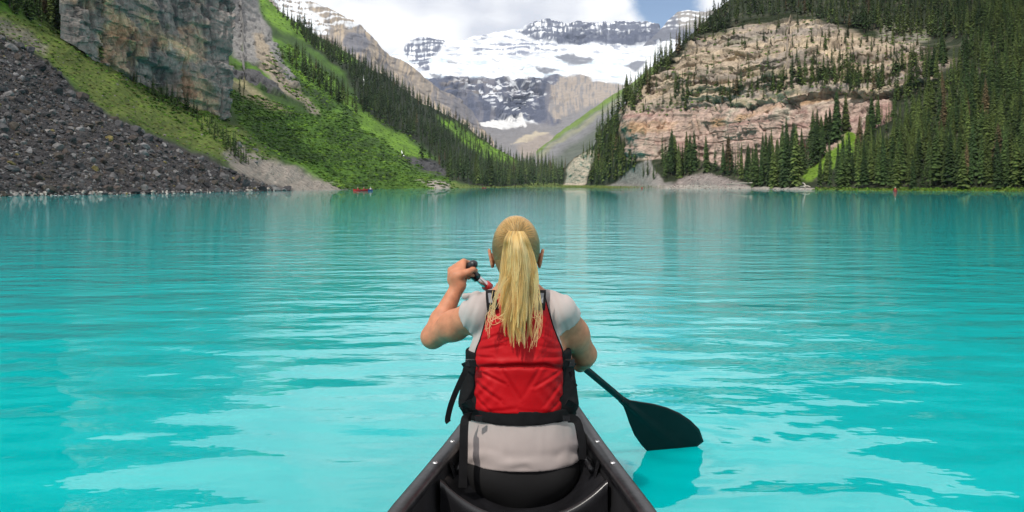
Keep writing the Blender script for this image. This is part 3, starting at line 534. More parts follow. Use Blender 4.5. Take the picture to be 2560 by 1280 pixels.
me = mesh_np('lake', [(-900, -400, 0), (900, -400, 0), (900, 2300, 0), (-900, 2300, 0), (-900, -400, -5), (900, -400, -5), (900, 2300, -5), (-900, 2300, -5)], [(0, 1, 2, 3), (7, 6, 5, 4), (0, 4, 5, 1), (1, 5, 6, 2), (2, 6, 7, 3), (3, 7, 4, 0)], [M_WATER], False)
lake = obj('lake', me, kind='structure')
M_BED = mat('lake_bed_silt', (0.2, 0.22, 0.2), 0.9)
obj('ground', mesh_np('ground', [(-13000, -3000, -6), (13000, -3000, -6), (13000, 9000, -6), (-13000, 9000, -6)], [(0, 1, 2, 3)], [M_BED], False), kind='structure')
# ================================================================== TREES, SHRUBS, ROCKS
def mat_leaf(name, rough=0.7, rnd=0.35, trans=0.12):
    m = bpy.data.materials.new(name); m.use_nodes = True; nt = m.node_tree; b = nt.nodes['Principled BSDF']; L = nt.links
    b.inputs['Roughness'].default_value = rough; b.inputs['Specular IOR Level'].default_value = 0.15
    at = nt.nodes.new('ShaderNodeAttribute'); at.attribute_name = 'zone'; oi = nt.nodes.new('ShaderNodeObjectInfo')
    mr = nt.nodes.new('ShaderNodeMapRange'); L.new(oi.outputs['Random'], mr.inputs[0]); mr.inputs['To Min'].default_value = 1 - rnd; mr.inputs['To Max'].default_value = 1 + rnd
    mx = nt.nodes.new('ShaderNodeMix'); mx.data_type = 'RGBA'; mx.blend_type = 'MULTIPLY'; mx.inputs['Factor'].default_value = 1.0
    L.new(at.outputs['Color'], mx.inputs[6]); L.new(mr.outputs[0], mx.inputs[7])
    n = nt.nodes.new('ShaderNodeTexNoise'); n.inputs['Scale'].default_value = 1.3; n.inputs['Detail'].default_value = 3
    g = nt.nodes.new('ShaderNodeNewGeometry'); L.new(g.outputs['Position'], n.inputs['Vector'])
    mr2 = nt.nodes.new('ShaderNodeMapRange'); L.new(n.outputs['Fac'], mr2.inputs[0]); mr2.inputs['To Min'].default_value = 0.6; mr2.inputs['To Max'].default_value = 1.4
    mx2 = nt.nodes.new('ShaderNodeMix'); mx2.data_type = 'RGBA'; mx2.blend_type = 'MULTIPLY'; mx2.inputs['Factor'].default_value = 1.0
    L.new(mx.outputs[2], mx2.inputs[6]); L.new(mr2.outputs[0], mx2.inputs[7]); L.new(mx2.outputs[2], b.inputs['Base Color'])
    return m
M_LEAF = mat_leaf('conifer_needles'); M_BARK = mat('conifer_bark', (0.11, 0.085, 0.065), 0.9, var=0.3, scale=3)
M_SHRUB = mat_leaf('shrub_leaves', rnd=0.0); M_STONE = mat_attr('boulder_stone', 1.5, var=0.35, bump=0.8, bdist=0.15, bscale=3.0)

def conifer(seed, nb, wide, fine):
    """unit-height spruce: (crown V, crown F, crown shade), (trunk V, trunk F)"""
    r = np.random.default_rng(seed); V, Fc, S = [], [], []; base = r.uniform(0.03, 0.12)
    for k in range(nb):
        h = base + (1 - base) * (k + r.uniform(0, 1)) / nb; h = min(h, 0.985)
        rad = wide * (1 - h) ** 0.78 * r.uniform(0.55, 1.15) + 0.006
        if h < base + 0.12: rad *= r.uniform(0.6, 1.0)
        a = k * 2.39996 + r.uniform(-0.5, 0.5); ca, sa = math.cos(a), math.sin(a); dr = rad * r.uniform(0.35, 0.75); hw = rad * r.uniform(0.22, 0.36)
        up = rad * 0.18; sh = r.uniform(0.6, 1.35); i = len(V)
        P = lambda f, s, z: (ca * rad * f - sa * s, sa * rad * f + ca * s, h + z)
        if fine:
            V += [P(0, 0, up), P(0.5, hw, -dr * 0.45), P(0.5, -hw, -dr * 0.45), P(1, 0, -dr), P(0.55, 0, -dr * 0.15), P(0.8, hw * 0.8, -dr * 0.95), P(0.8, -hw * 0.8, -dr * 0.95)]
            Fc += [(i, i + 1, i + 4), (i, i + 4, i + 2), (i + 1, i + 5, i + 4), (i + 4, i + 5, i + 3), (i + 4, i + 3, i + 6), (i + 4, i + 6, i + 2)]; S += [sh] * 7
        else:
            V += [P(0, 0, up), P(0.6, hw, -dr * 0.6), P(0.6, -hw, -dr * 0.6), P(1, 0, -dr)]; Fc += [(i, i + 1, i + 3), (i, i + 3, i + 2)]; S += [sh] * 4
    i = len(V); V += [(0.008, 0, 0.93), (-0.004, 0.007, 0.93), (-0.004, -0.007, 0.93), (0, 0, 1.0)]; Fc += [(i, i + 1, i + 3), (i + 1, i + 2, i + 3), (i + 2, i, i + 3)]; S += [1.0] * 4
    n = 6; TV = []; TF = []
    for z, q in ((-0.06, 0.017), (0.0, 0.015), (0.5, 0.008), (0.97, 0.0015)):
        for j in range(n): TV.append((q * math.cos(j * 2 * math.pi / n), q * math.sin(j * 2 * math.pi / n), z))
    for l in range(3):
        for j in range(n):
            a0, a1 = l * n + j, l * n + (j + 1) % n; TF += [(a0, a1, a1 + n), (a0, a1 + n, a0 + n)]
    return np.array(V), np.array(Fc), np.array(S), np.array(TV), np.array(TF)
def scatter(poly, sheet, n, gap, seed, avoid=()):
    """random photo pixels inside a polygon, kept apart, dropped on to a terrain sheet"""
    r = np.random.default_rng(seed); p = np.array(poly, float); lo, hi = p.min(0), p.max(0)
    c = r.uniform(lo, hi, (n * 14, 2)); m = polydist(c[:, 0], c[:, 1], poly) < 0
    for a in avoid: m &= polydist(c[:, 0], c[:, 1], a) > 0
    c = c[m]; cell = {}; keep = []
    gx, gy = gap
    for k, (x, y) in enumerate(c):
        ix, iy = int(x // gx), int(y // gy); ok = True
        for a in (-1, 0, 1):
            for b in (-1, 0, 1):
                for (qx, qy) in cell.get((ix + a, iy + b), ()):
                    if ((qx - x) / gx) ** 2 + ((qy - y) / gy) ** 2 < 1: ok = False
        if ok:
            cell.setdefault((ix, iy), []).append((x, y)); keep.append(k)
            if len(keep) >= n: break
    c = c[keep]; q, nn, ok = sheet.at(c[:, 0], c[:, 1]); return q[ok], c[ok], nn[ok]

G1, G2, G3, GB = (0.028, 0.052, 0.016), (0.044, 0.072, 0.020), (0.066, 0.094, 0.024), (0.095, 0.072, 0.036)
TREES = []     # (pos, height, colour, label key)
def grow(key, poly, sheet, n, gap, hmin, hmax, seed, cols=(G1, G2, G3), avoid=(), fat=1.0):
    q, c, nn = scatter(poly, sheet, n, gap, seed, avoid); r = np.random.default_rng(seed + 500)
    for k in range(len(q)):
        h = r.uniform(hmin, hmax) * (r.uniform(0.4, 0.75) if r.random() < 0.25 else 1.0); col = np.array(cols[r.integers(len(cols))]) * r.uniform(0.75, 1.3)
        if r.random() < 0.03: col = np.array(GB)
        TREES.append((q[k], h, col, key, fat * r.uniform(0.8, 1.2)))
RZ1 = [(2150, 335), (2250, 250), (2330, 190), (2390, 150), (2430, 100), (2620, 90), (2620, 474), (2400, 473), (2200, 472), (2045, 471), (2060, 440), (2145, 390)]
RZ2 = [(1690, 130), (1740, 85), (1790, 35), (1850, -22), (2040, -80), (2250, -140), (2620, -140), (2620, 110), (2430, 100), (2330, 95), (2150, 90), (2000, 48), (1880, 58), (1790, 92), (1740, 118)]
RZ3 = [(1436, 395), (1484, 368), (1500, 338), (1560, 275), (1590, 236), (1622, 203), (1650, 170), (1700, 125), (1720, 140), (1640, 215), (1600, 265), (1556, 300), (1548, 390), (1590, 425), (1540, 450), (1490, 466), (1470, 466), (1484, 400)]
RZ4 = [(1648, 395), (1690, 412), (1740, 420), (1800, 430), (1860, 432), (1960, 420), (2010, 395), (2080, 360), (2130, 330), (2010, 432), (1990, 445), (2000, 468), (1880, 470), (1860, 458), (1800, 438), (1760, 432), (1700, 452), (1660, 448)]
grow('shore', RZ1, right, 900, (13, 18), 9.5, 15.5, 1, cols=(G1, G2, G2, G3, G3), fat=1.3)
grow('crest', RZ2, right, 1100, (9.5, 11), 11, 17.5, 2, fat=1.45)
grow('spur', RZ3, right, 320, (8.5, 10), 15, 22, 3, cols=(G2, G3, G3), fat=1.4)
grow('shore', [(2620, -140), (3400, -500), (3400, 480), (2620, 474)], right, 420, (26, 34), 10, 16, 15, fat=1.3)
grow('foot', RZ4, right, 230, (10, 10), 14, 24, 4, cols=(G1, G1, G2), fat=1.25)
for k, pl in enumerate(([(1688, 252), (1735, 248), (1742, 205), (1700, 212)], [(1765, 252), (1830, 228), (1875, 226), (1862, 240), (1785, 258)], [(1880, 228), (1950, 196), (2120, 184), (2215, 200), (2130, 228), (1960, 234)])):
    grow('ledge', pl, right, (14, 16, 60)[k], (10, 12), 9, 15, 10 + k, fat=1.5)
grow('ledge', mid_cliff, right, 200, (13, 15), 5, 12, 21, fat=1.5)
grow('ledge', [(2150, 230), (2240, 190), (2380, 140), (2390, 200), (2250, 250)], right, 60, (13, 15), 9, 15, 22, fat=1.5)
grow('cone', [(1600, 455), (1640, 462), (1650, 440), (1620, 430)], right, 5, (14, 10), 12, 18, 23)
meads = (mead1, mead2, mead3, gully)
grow('valley', [(1190, 452), (1250, 430), (1330, 414), (1432, 432), (1432, 464), (1180, 465)], left, 300, (7, 6), 26, 44, 5, cols=(G1, G2, G3), fat=1.25)
grow('hill', forest_left, left, 1100, (6.5, 6.5), 14, 23, 6, cols=(G1, G1, G2), avoid=meads, fat=1.7)
grow('hill', [(700, 20), (760, 68), (860, 128), (880, 160), (800, 130), (720, 60)], left, 110, (9, 8), 14, 22, 7, cols=(G2, G3, G3), fat=1.7)
grow('hill', [(1090, 282), (1200, 345), (1300, 398), (1330, 412), (1330, 430), (1240, 400), (1150, 340)], left, 60, (10, 7), 14, 22, 8, fat=1.7)
grow('hill', [(740, 130), (860, 215), (930, 290), (900, 285), (800, 235), (700, 150)], left, 60, (11, 10), 12, 18, 9, fat=1.8)
grow('slope', [(-10, -20), (110, -20), (215, 85), (345, 165), (345, 185), (250, 150), (120, 60), (0, 10)], left, 60, (14, 11), 6, 11, 30, cols=(G1, G2), fat=1.5)
grow('slope', [(340, 178), (440, 248), (540, 320), (640, 410), (620, 412), (530, 345), (430, 275), (330, 200)], left, 80, (8, 6), 3.0, 6.5, 31, cols=(G1, G2), fat=1.5)
grow('slope', [(270, 160), (300, 160), (300, 190), (270, 190)], left, 1, (40, 40), 4.5, 5, 32, cols=(G1,), fat=1.4)
grow('slope', [(585, 225), (610, 225), (610, 245), (585, 245)], left, 2, (9, 9), 6, 9, 33, cols=(G1,), fat=1.5)
def pick(v, cuts, names):
    k = 0
    while k < len(cuts) and v > cuts[k]: k += 1
    return names[k]
TREE_PLACE = {'shore': ((2140, 2230, 2300, 2400, 2490), ('beside the green patch on the right shore', 'left of the red canoe in the shore forest', 'behind the red canoe in the shore forest', 'right of the red canoe in the shore forest', 'in the shore forest near the right edge', 'at the right edge of the shore forest')),
    'crest': ((1800, 1950, 2150, 2350), ('on the skyline ridge above the pale cliff', 'on top of the pale cliff', 'in the forest above the middle of the pale cliff', 'in the upper forest right of the pale cliff', 'in the upper right forest')),
    'spur': ((1500, 1560), ('right of the pale rock outcrop by the lake head', 'on the wooded edge left of the grey scree cone', 'on the ridge left of the red cliff')),
    'foot': ((1700, 1780, 1860, 1950), ('before the left end of the red cliff', 'at the foot of the red cliff', 'between red cliff and rubble heap', 'before the red cliff right of the rubble heap', 'between red cliff and green patch')),
    'ledge': ((1750, 1880, 2000, 2120), ('on a ledge at the left of the pale cliff', 'on a ledge above the red cliff', 'on the middle ledge of the pale cliff', 'on the wooded ledge of the pale cliff', 'on a ledge at the right of the pale cliff')),
    'cone': ((), ('on the grey scree cone',)), 'valley': ((1300, 1370), ('in the flat forest left at the lake head', 'in the flat forest at the lake head', 'in the flat forest beside the rock outcrop')),
    'hill': ((850, 1000, 1150), ('on the upper green left hillside', 'on the left hillside forest', 'in the lower hillside forest on the left', 'above the lake head on the left')),
    'slope': ((120, 260, 420, 540), ('at the top left corner above the talus', 'left of the grey cliff', 'below the grey cliff', 'on the grass strip below the grey cliff', 'where the grass strip meets the gravel fan'))}
TREE_GROUP = {'shore': 'conifers of the right shore forest', 'crest': 'conifers above the cliffs', 'spur': 'conifers left of the red cliff', 'foot': 'conifers at the foot of the red cliff', 'ledge': 'conifers on the cliff ledges', 'cone': 'conifers on the scree cone', 'valley': 'conifers at the lake head', 'hill': 'conifers on the left hillside', 'slope': 'conifers above the boulder slope'}
def tree_label(t, ci):
    p, h, col, key, fat = t; x = CX + F * p[0] / p[1]; y = HY - F * (p[2] - H) / p[1]; ap = F * h / p[1]
    row = ''
    if key == 'shore': row = pick(y, (150, 300, 430, 462), ('high up ', 'halfway up ', 'low ', 'near the water ', 'at the waterline '))
    a, b, c = pick(ap, (45, 65, 90, 120), ('small', 'middling', 'tall', 'very tall', 'towering')), ('blackish', 'dark green', 'olive green', 'brownish')[ci], pick(fat, (1.15, 1.45), ('slender', 'full', 'broad')); e = ' conifer ' + row + pick(x, *TREE_PLACE[key])
    L = a + ' ' + b + ' ' + c + e
    if len(L.split()) > 16: L = a + ' ' + b + e
    if len(L.split()) > 16: L = b + e
    return L
def apparent(t): return t[1] / max(t[0][1], 1)
def inframe(t):
    p = t[0]; x = CX + F * p[0] / p[1]; y = HY - F * (p[2] - H + t[1] * 0.5) / p[1]; return -10 < x < 2570 and y > -10
TREES.sort(key=lambda t: -apparent(t) * (1 if inframe(t) else 0.0001))
NB_TREES = 300
fine = [conifer(40 + k, 340, (0.105, 0.125, 0.09, 0.14, 0.115)[k], True) for k in range(5)]
fine_me = []
for k, (V, Fc, S, TV, TF) in enumerate(fine):
    cols = {}
    fine_me.append((mesh_np('trunk', TV, TF, [M_BARK], True), [mesh_np('crown', V, Fc, [M_LEAF], False, {'zone': np.array(c)[None, :] * 1.05 * S[:, None]}) for c in (G1, G2, G3, GB)]))
rt = np.random.default_rng(99)
for (p, h, col, key, fat) in TREES[:NB_TREES]:
    k = rt.integers(5); ci = 3 if col[0] > col[1] else int(np.argmin([abs(col[1] - c[1]) for c in (G1, G2, G3)]))
    t = empty('conifer_tree', p, label=tree_label((p, h, col, key, fat), ci), category='tree', group=TREE_GROUP[key])
    t.scale = (h * fat, h * fat, h); t.rotation_euler = (rt.uniform(-.03, .03), rt.uniform(-.03, .03), rt.uniform(0, 6.28))
    obj('trunk', fine_me[k][0], t); obj('crown', fine_me[k][1][ci], t)
coarse = [conifer(70 + k, 120, (0.11, 0.13, 0.095, 0.12, 0.14, 0.105)[k], False) for k in range(6)]
VV, FF, CC, MI, off = [], [], [], [], 0
for (p, h, col, key, fat) in TREES[NB_TREES:]:
    V, Fc, S, TV, TF = coarse[rt.integers(6)]; a = rt.uniform(0, 6.28); ca, sa = math.cos(a), math.sin(a)
    A = np.concatenate([V, TV]); X = np.stack([(A[:, 0] * ca - A[:, 1] * sa) * h * fat, (A[:, 0] * sa + A[:, 1] * ca) * h * fat, A[:, 2] * h], -1) + p
    VV.append(X); FF.append(np.concatenate([Fc, TF + len(V)]) + off); CC.append(np.concatenate([col[None, :] * S[:, None], np.tile(np.array((0.09, 0.07, 0.055)), (len(TV), 1))])); off += len(X)
me = mesh_np('forest', np.concatenate(VV), np.concatenate(FF), [M_LEAF], False, {'zone': np.concatenate(CC)})
obj('forest', me, kind='stuff', label='dense conifer forest covering the mountain sides round the lake', category='forest')

# ---------------------------------------------------------------- shrubs and tall grass
def clump(seed, nl):
    r = np.random.default_rng(seed); V, Fc, S = [], [], []
    for k in range(nl):
        d = r.normal(size=3); d[2] = abs(d[2]) * 0.8; d /= np.linalg.norm(d); c = d * np.array((1, 1, 0.75)) * r.uniform(0.55, 1.0)
        t = r.normal(size=3); t -= d * t.dot(d) * 0.7; t /= np.linalg.norm(t); b = np.cross(d, t); s = r.uniform(0.22, 0.45); i = len(V)
        V += [c + t * s, c + b * s * 0.8, c - t * s, c - b * s * 0.8]; Fc += [(i, i + 1, i + 2), (i, i + 2, i + 3)]; S += [r.uniform(0.6, 1.35)] * 4
    return np.array(V), np.array(Fc), np.array(S)
clumps = [clump(k, 26) for k in range(6)]
VV, FF, CC, off = [], [], [], 0
def bush(poly, sheet, n, gap, rpx, seed, cols, avoid=(), flat=0.8):
    global off
    q, c, nn = scatter(poly, sheet, n, gap, seed, avoid); r = np.random.default_rng(seed + 900)
    for k in range(len(q)):
        V, Fc, S = clumps[r.integers(6)]; rad = r.uniform(*rpx) * q[k][1] / F; a = r.uniform(0, 6.28); ca, sa = math.cos(a), math.sin(a)
        X = np.stack([V[:, 0] * ca - V[:, 1] * sa, V[:, 0] * sa + V[:, 1] * ca, V[:, 2] * flat], -1) * rad + q[k]
        col = np.array(cols[r.integers(len(cols))]) * r.uniform(0.7, 1.3)
        VV.append(X); FF.append(Fc + off); CC.append(col[None, :] * S[:, None]); off += len(X)
S1, S2, S3 = (0.038, 0.086, 0.010), (0.060, 0.128, 0.012), (0.090, 0.168, 0.014)
bush(grass_low, left, 2600, (8, 4), (6, 12), 200, (S1, S1, S2, S2, S3), flat=0.5)
bush([(440, 250), (600, 330), (700, 400), (640, 400), (520, 345), (380, 260), (230, 150)], left, 260, (8, 6), (4, 9), 201, (S1, S2))
bush([(160, 60), (215, 95), (270, 140), (330, 165), (400, 212), (440, 250), (500, 275), (570, 285), (570, 305), (480, 300), (400, 245), (320, 190), (240, 150), (150, 80)], left, 160, (9, 7), (6, 12), 230, (S1, S1, S2))
bush(olive1, left, 620, (9, 7), (4, 9), 202, (S2, S3, (0.10, 0.11, 0.03)), flat=0.5)
bush([(720, 110), (900, 240), (1090, 400), (1120, 450), (1000, 390), (880, 300), (760, 285), (640, 160)], left, 1100, (8, 5), (4, 9), 203, (S1, S2, S3), avoid=meads)
for j, m_ in enumerate((mead1, mead2, mead3, mead4)): bush(m_, left, 160, (8, 5), (2, 4.5), 210 + j, (S3, (0.085, 0.15, 0.014)), flat=0.6)
bush([(2030, 476), (2140, 478.5), (2560, 479.5), (2560, 470), (2140, 467), (2040, 468)], right, 320, (7, 2.2), (3, 6), 205, (S3, S2, (0.09, 0.13, 0.02)))
bush(green_patch, right, 140, (8, 6), (2, 5), 206, (S3, (0.10, 0.17, 0.016)), flat=0.5)
bush([(1150, 470), (1430, 468), (1430, 462), (1150, 463)], left, 260, (6, 1.6), (1.5, 3.5), 207, ((0.11, 0.14, 0.03), (0.08, 0.12, 0.02)))
bush([(1420, 468), (1660, 471), (1660, 465), (1420, 465)], right, 120, (8, 2), (1.5, 3), 208, ((0.11, 0.14, 0.03), S2))
bush(mid_cliff, right, 700, (9, 5), (2.5, 6), 209, (S1, S2, S3))
bush(up_scree, right, 150, (9, 6), (2, 5), 220, (S2, S3, S3))
me = mesh_np('shrubs', np.concatenate(VV), np.concatenate(FF), [M_SHRUB], False, {'zone': np.concatenate(CC)})
obj('shrubs', me, kind='stuff', label='low green shrubs and grass tufts covering the slopes', category='shrubs')

# ---------------------------------------------------------------- boulders of the talus
def stone(seed, sub):
    r = np.random.default_rng(seed); bm = bmesh.new(); bmesh.ops.create_icosphere(bm, subdivisions=sub, radius=1.0)
    V = np.array([v.co for v in bm.verts]); Fc = np.array([[v.index for v in f.verts] for f in bm.faces]); bm.free()
    for k in range(9):     # chop flat faces off
        d = r.normal(size=3); d /= np.linalg.norm(d); lim = r.uniform(0.45, 0.8); s = V @ d; V = V - np.maximum(s - lim, 0)[:, None] * d
    V = V * r.uniform(0.7, 1.25, 3) * np.array((1, 1, 0.75)); V += 0.05 * r.normal(size=V.shape); return V, Fc
big = [stone(300 + k, 2) for k in range(7)]; small = [stone(330 + k, 1) for k in range(8)]; tiny = [stone(350 + k, 0 + 1) for k in range(4)]
STONE_COLS = [(0.062, 0.061, 0.066), (0.044, 0.043, 0.046), (0.088, 0.086, 0.090), (0.064, 0.052, 0.047), (0.031, 0.030, 0.033), (0.135, 0.131, 0.132), (0.054, 0.047, 0.040)]
def stone_col(r):
    u = r.random()
    if u < 0.008: return np.array((0.20, 0.19, 0.185))
    if u < 0.02: return np.array((0.13, 0.11, 0.045))
    return np.array(STONE_COLS[r.integers(len(STONE_COLS))]) * r.uniform(0.8, 1.25)
rs = np.random.default_rng(400); ROCKS = []
def strew(key, poly, sheet, n, gap, rpx, seed, power=2.2, colf=stone_col, avoid=()):
    q, c, nn = scatter(poly, sheet, n, gap, seed, avoid)
    for k in range(len(q)):
        s = rpx[0] + (rpx[1] - rpx[0]) * rs.random() ** power; ROCKS.append((q[k], s * q[k][1] / F, s, colf(rs), key, c[k]))
vis_talus = [(-60, -60), (0, 70), (60, 108), (130, 158), (190, 222), (260, 272), (330, 312), (400, 345), (520, 398), (600, 430), (660, 456), (735, 477), (400, 485.5), (0, 492), (-60, 493)]
strew('talus', vis_talus, left, 420, (19, 12), (7, 17), 501, 2.1)
strew('talus', vis_talus, left, 7400, (5.2, 3.3), (2.4, 8), 502, 1.9)
strew('talus', [(-900, -300), (-60, -60), (-60, 493), (-900, 509)], left, 2400, (12, 9), (5, 15), 512, 1.8)
strew('shoreline', [(-40, 493), (400, 485.8), (730, 478), (730, 473), (400, 480), (-40, 485)], left, 260, (9, 2), (3, 9), 503, 2.0, lambda r: np.array((0.30, 0.28, 0.26)) * r.uniform(0.4, 1.3))
pale = lambda r: np.array((0.24, 0.215, 0.19)) * r.uniform(0.6, 1.35)
strew('fan', [(610, 385), (660, 398), (740, 432), (800, 450), (862, 473), (760, 476), (690, 455), (640, 420)], left, 900, (5, 3), (1.3, 4), 504, 2.0, pale)
strew('fan', [(1050, 458), (1080, 458), (1145, 470), (1095, 471.5)], left, 140, (4, 1.6), (1.2, 3), 505, 2.0, pale)
strew('cone', cone2, right, 420, (5, 3), (1.4, 4.5), 506, 2.0, lambda r: np.array((0.23, 0.19, 0.18)) * r.uniform(0.6, 1.4))
strew('cone', [(1640, 472.4), (2040, 476), (2040, 472), (1640, 469)], right, 260, (6, 1.5), (1.3, 3.5), 507, 2.0, pale)
strew('grassrock', olive1, left, 90, (18, 14), (2, 6), 508, 2.0, lambda r: np.array((0.16, 0.15, 0.14)) * r.uniform(0.6, 1.3))
for (x, y, s) in ((597, 362, 13), (640, 373, 8), (415, 360, 9), (360, 382, 14), (55, 195, 12), (20, 240, 16), (640, 405, 7)):
    q, nn, ok = left.at([x], [y]); ROCKS.append((q[0], s * q[0][1] / F, s + 40, np.array((0.17, 0.165, 0.17)), 'grassrock' if x > 590 else 'talus', (x, y)))
ROCKS.sort(key=lambda t: -t[2] * (1 if t[5][0] > 0 and t[5][1] > 0 else 0.01))
PAL_NAMES = ('grey', 'dark grey', 'mid grey', 'brownish', 'near-black', 'pale grey', 'brown', 'whitish', 'yellow lichened', 'light grey', 'pale tan')
def rock_label(s_, ci, key, c):
    if key == 'talus': w = pick(c[1], (120, 230, 320, 400, 460), ('at the top', 'in the upper part', 'in the middle', 'in the lower middle', 'in the lower part', 'above the water')) + ' of the left talus, ' + pick(c[0], (90, 200, 320, 450), ('far left', 'left side', 'centre', 'right side', 'right end'))
    else: w = {'shoreline': 'at the waterline below the talus', 'fan': 'on the gravel fan left of the green slope', 'cone': 'on the rubble heap at the right shore', 'grassrock': 'lying on grass above the talus'}[key] + pick(c[0], (150, 300, 500), (', left', ', left of centre', ', right of centre', ', right'))
    L = pick(s_, (10, 12.5, 15.5, 20), ('smallish', 'middling', 'large', 'very large', 'huge')) + ' ' + PAL_NAMES[ci] + ' angular boulder ' + w
    return L if len(L.split()) <= 16 else L.replace(' angular', '').replace('very large', 'big').replace('lying ', '')
ROCK_GROUP = {'talus': 'boulders of the left talus', 'shoreline': 'rocks at the left waterline', 'fan': 'stones on the gravel fan', 'cone': 'stones of the rubble heap', 'grassrock': 'boulders on the grass'}
NBR = 300; stone_me = {}; PAL = STONE_COLS + [(0.20, 0.19, 0.185), (0.13, 0.11, 0.045), (0.17, 0.165, 0.17), (0.24, 0.22, 0.20)]
for (p, rad, s, col, key, c) in ROCKS[:NBR]:
    k = int(rs.integers(7)); ci = int(np.argmin([np.abs(np.array(c_) - col).sum() for c_ in PAL]))
    if (k, ci) not in stone_me:
        V, Fc = big[k]; stone_me[(k, ci)] = mesh_np('boulder', V, Fc, [M_STONE], False, {'zone': np.tile(np.array(PAL[ci]), (len(V), 1)) * rs.uniform(0.85, 1.15, (len(V), 1))})
    o = obj('boulder', stone_me[(k, ci)], label=rock_label(s, ci, key, c), category='boulder', group=ROCK_GROUP[key])
    o.location = p + np.array((0, 0, rad * 0.15)); o.scale = (rad, rad, rad); o.rotation_euler = (rs.uniform(-.5, .5), rs.uniform(-.5, .5), rs.uniform(0, 6.28))
VV, FF, CC, off = [], [], [], 0
for (p, rad, s, col, key, c) in ROCKS[NBR:]:
    V, Fc = small[rs.integers(8)]; a = rs.uniform(0, 6.28); ca, sa = math.cos(a), math.sin(a); b = rs.uniform(-.5, .5); cb, sb = math.cos(b), math.sin(b)
    X = np.stack([V[:, 0] * ca - V[:, 1] * sa, V[:, 0] * sa + V[:, 1] * ca, V[:, 2]], -1); X = np.stack([X[:, 0] * cb - X[:, 2] * sb, X[:, 1], X[:, 0] * sb + X[:, 2] * cb], -1)
    VV.append(X * rad + p); FF.append(Fc + off); CC.append(np.tile(col, (len(X), 1))); off += len(X)
me = mesh_np('rubble', np.concatenate(VV), np.concatenate(FF), [M_STONE], False, {'zone': np.concatenate(CC)})
obj('rubble', me, kind='stuff', label='dark broken rubble filling the talus slope on the left', category='rubble')
# ================================================================== CANOE, PADDLER, PADDLE
def tube(pts, rad, n=8, cap=True, squash=None, up=(0, 0, 1)):
    """swept tube along points; rad scalar or per point; squash=(a, b) section radii factors"""
    pts = np.array(pts, float); m = len(pts); rad = np.broadcast_to(np.array(rad, float), (m,)); T = np.gradient(pts, axis=0); T /= np.linalg.norm(T, axis=1, keepdims=True) + 1e-12
    u = np.array(up, float); V = []
    for k in range(m):
        a = u - T[k] * T[k].dot(u)
        if np.linalg.norm(a) < 1e-4: a = np.array((1.0, 0, 0)) - T[k] * T[k][0]
        a /= np.linalg.norm(a); b = np.cross(T[k], a); u = a if squash is None else u
        sa, sb = squash or (1, 1)
        for j in range(n):
            t = 2 * math.pi * j / n; V.append(pts[k] + rad[k] * (a * math.cos(t) * sa + b * math.sin(t) * sb))
    Fq = [(k * n + j, k * n + (j + 1) % n, (k + 1) * n + (j + 1) % n, (k + 1) * n + j) for k in range(m - 1) for j in range(n)]
    if cap:
        c0 = len(V); V.append(pts[0]); c1 = len(V); V.append(pts[-1])
        Fq += [(c0, (j + 1) % n, j, c0) for j in range(n)] + [(c1, (m - 1) * n + j, (m - 1) * n + (j + 1) % n, c1) for j in range(n)]
    return np.array(V), Fq
def pymesh(name, V, Fs, m, smooth=True):
    me = bpy.data.meshes.new(name); me.from_pydata([tuple(map(float, v)) for v in V], [], [tuple(dict.fromkeys(int(i) for i in f)) for f in Fs]); me.materials.append(m)
    me.polygons.foreach_set('use_smooth', np.full(len(me.polygons), smooth)); me.update(); return me
def joinVF(parts):
    V, Fs, o = [], [], 0
    for v, f in parts:
        V.append(np.array(v, float)); Fs += [tuple(i + o for i in q) for q in f]; o += len(v)
    return np.concatenate(V), Fs
def smoothpts(p, n):
    """Catmull-Rom through points"""
    p = np.array(p, float); q = np.concatenate([[2 * p[0] - p[1]], p, [2 * p[-1] - p[-2]]]); out = []
    s = np.linspace(0, len(p) - 1, n)
    for t in s:
        k = min(int(t), len(p) - 2); f = t - k; a, b, c, d = q[k:k + 4]
        out.append(0.5 * (2 * b + (c - a) * f + (2 * a - 5 * b + 4 * c - d) * f * f + (3 * b - a - 3 * c + d) * f ** 3))
    return np.array(out)

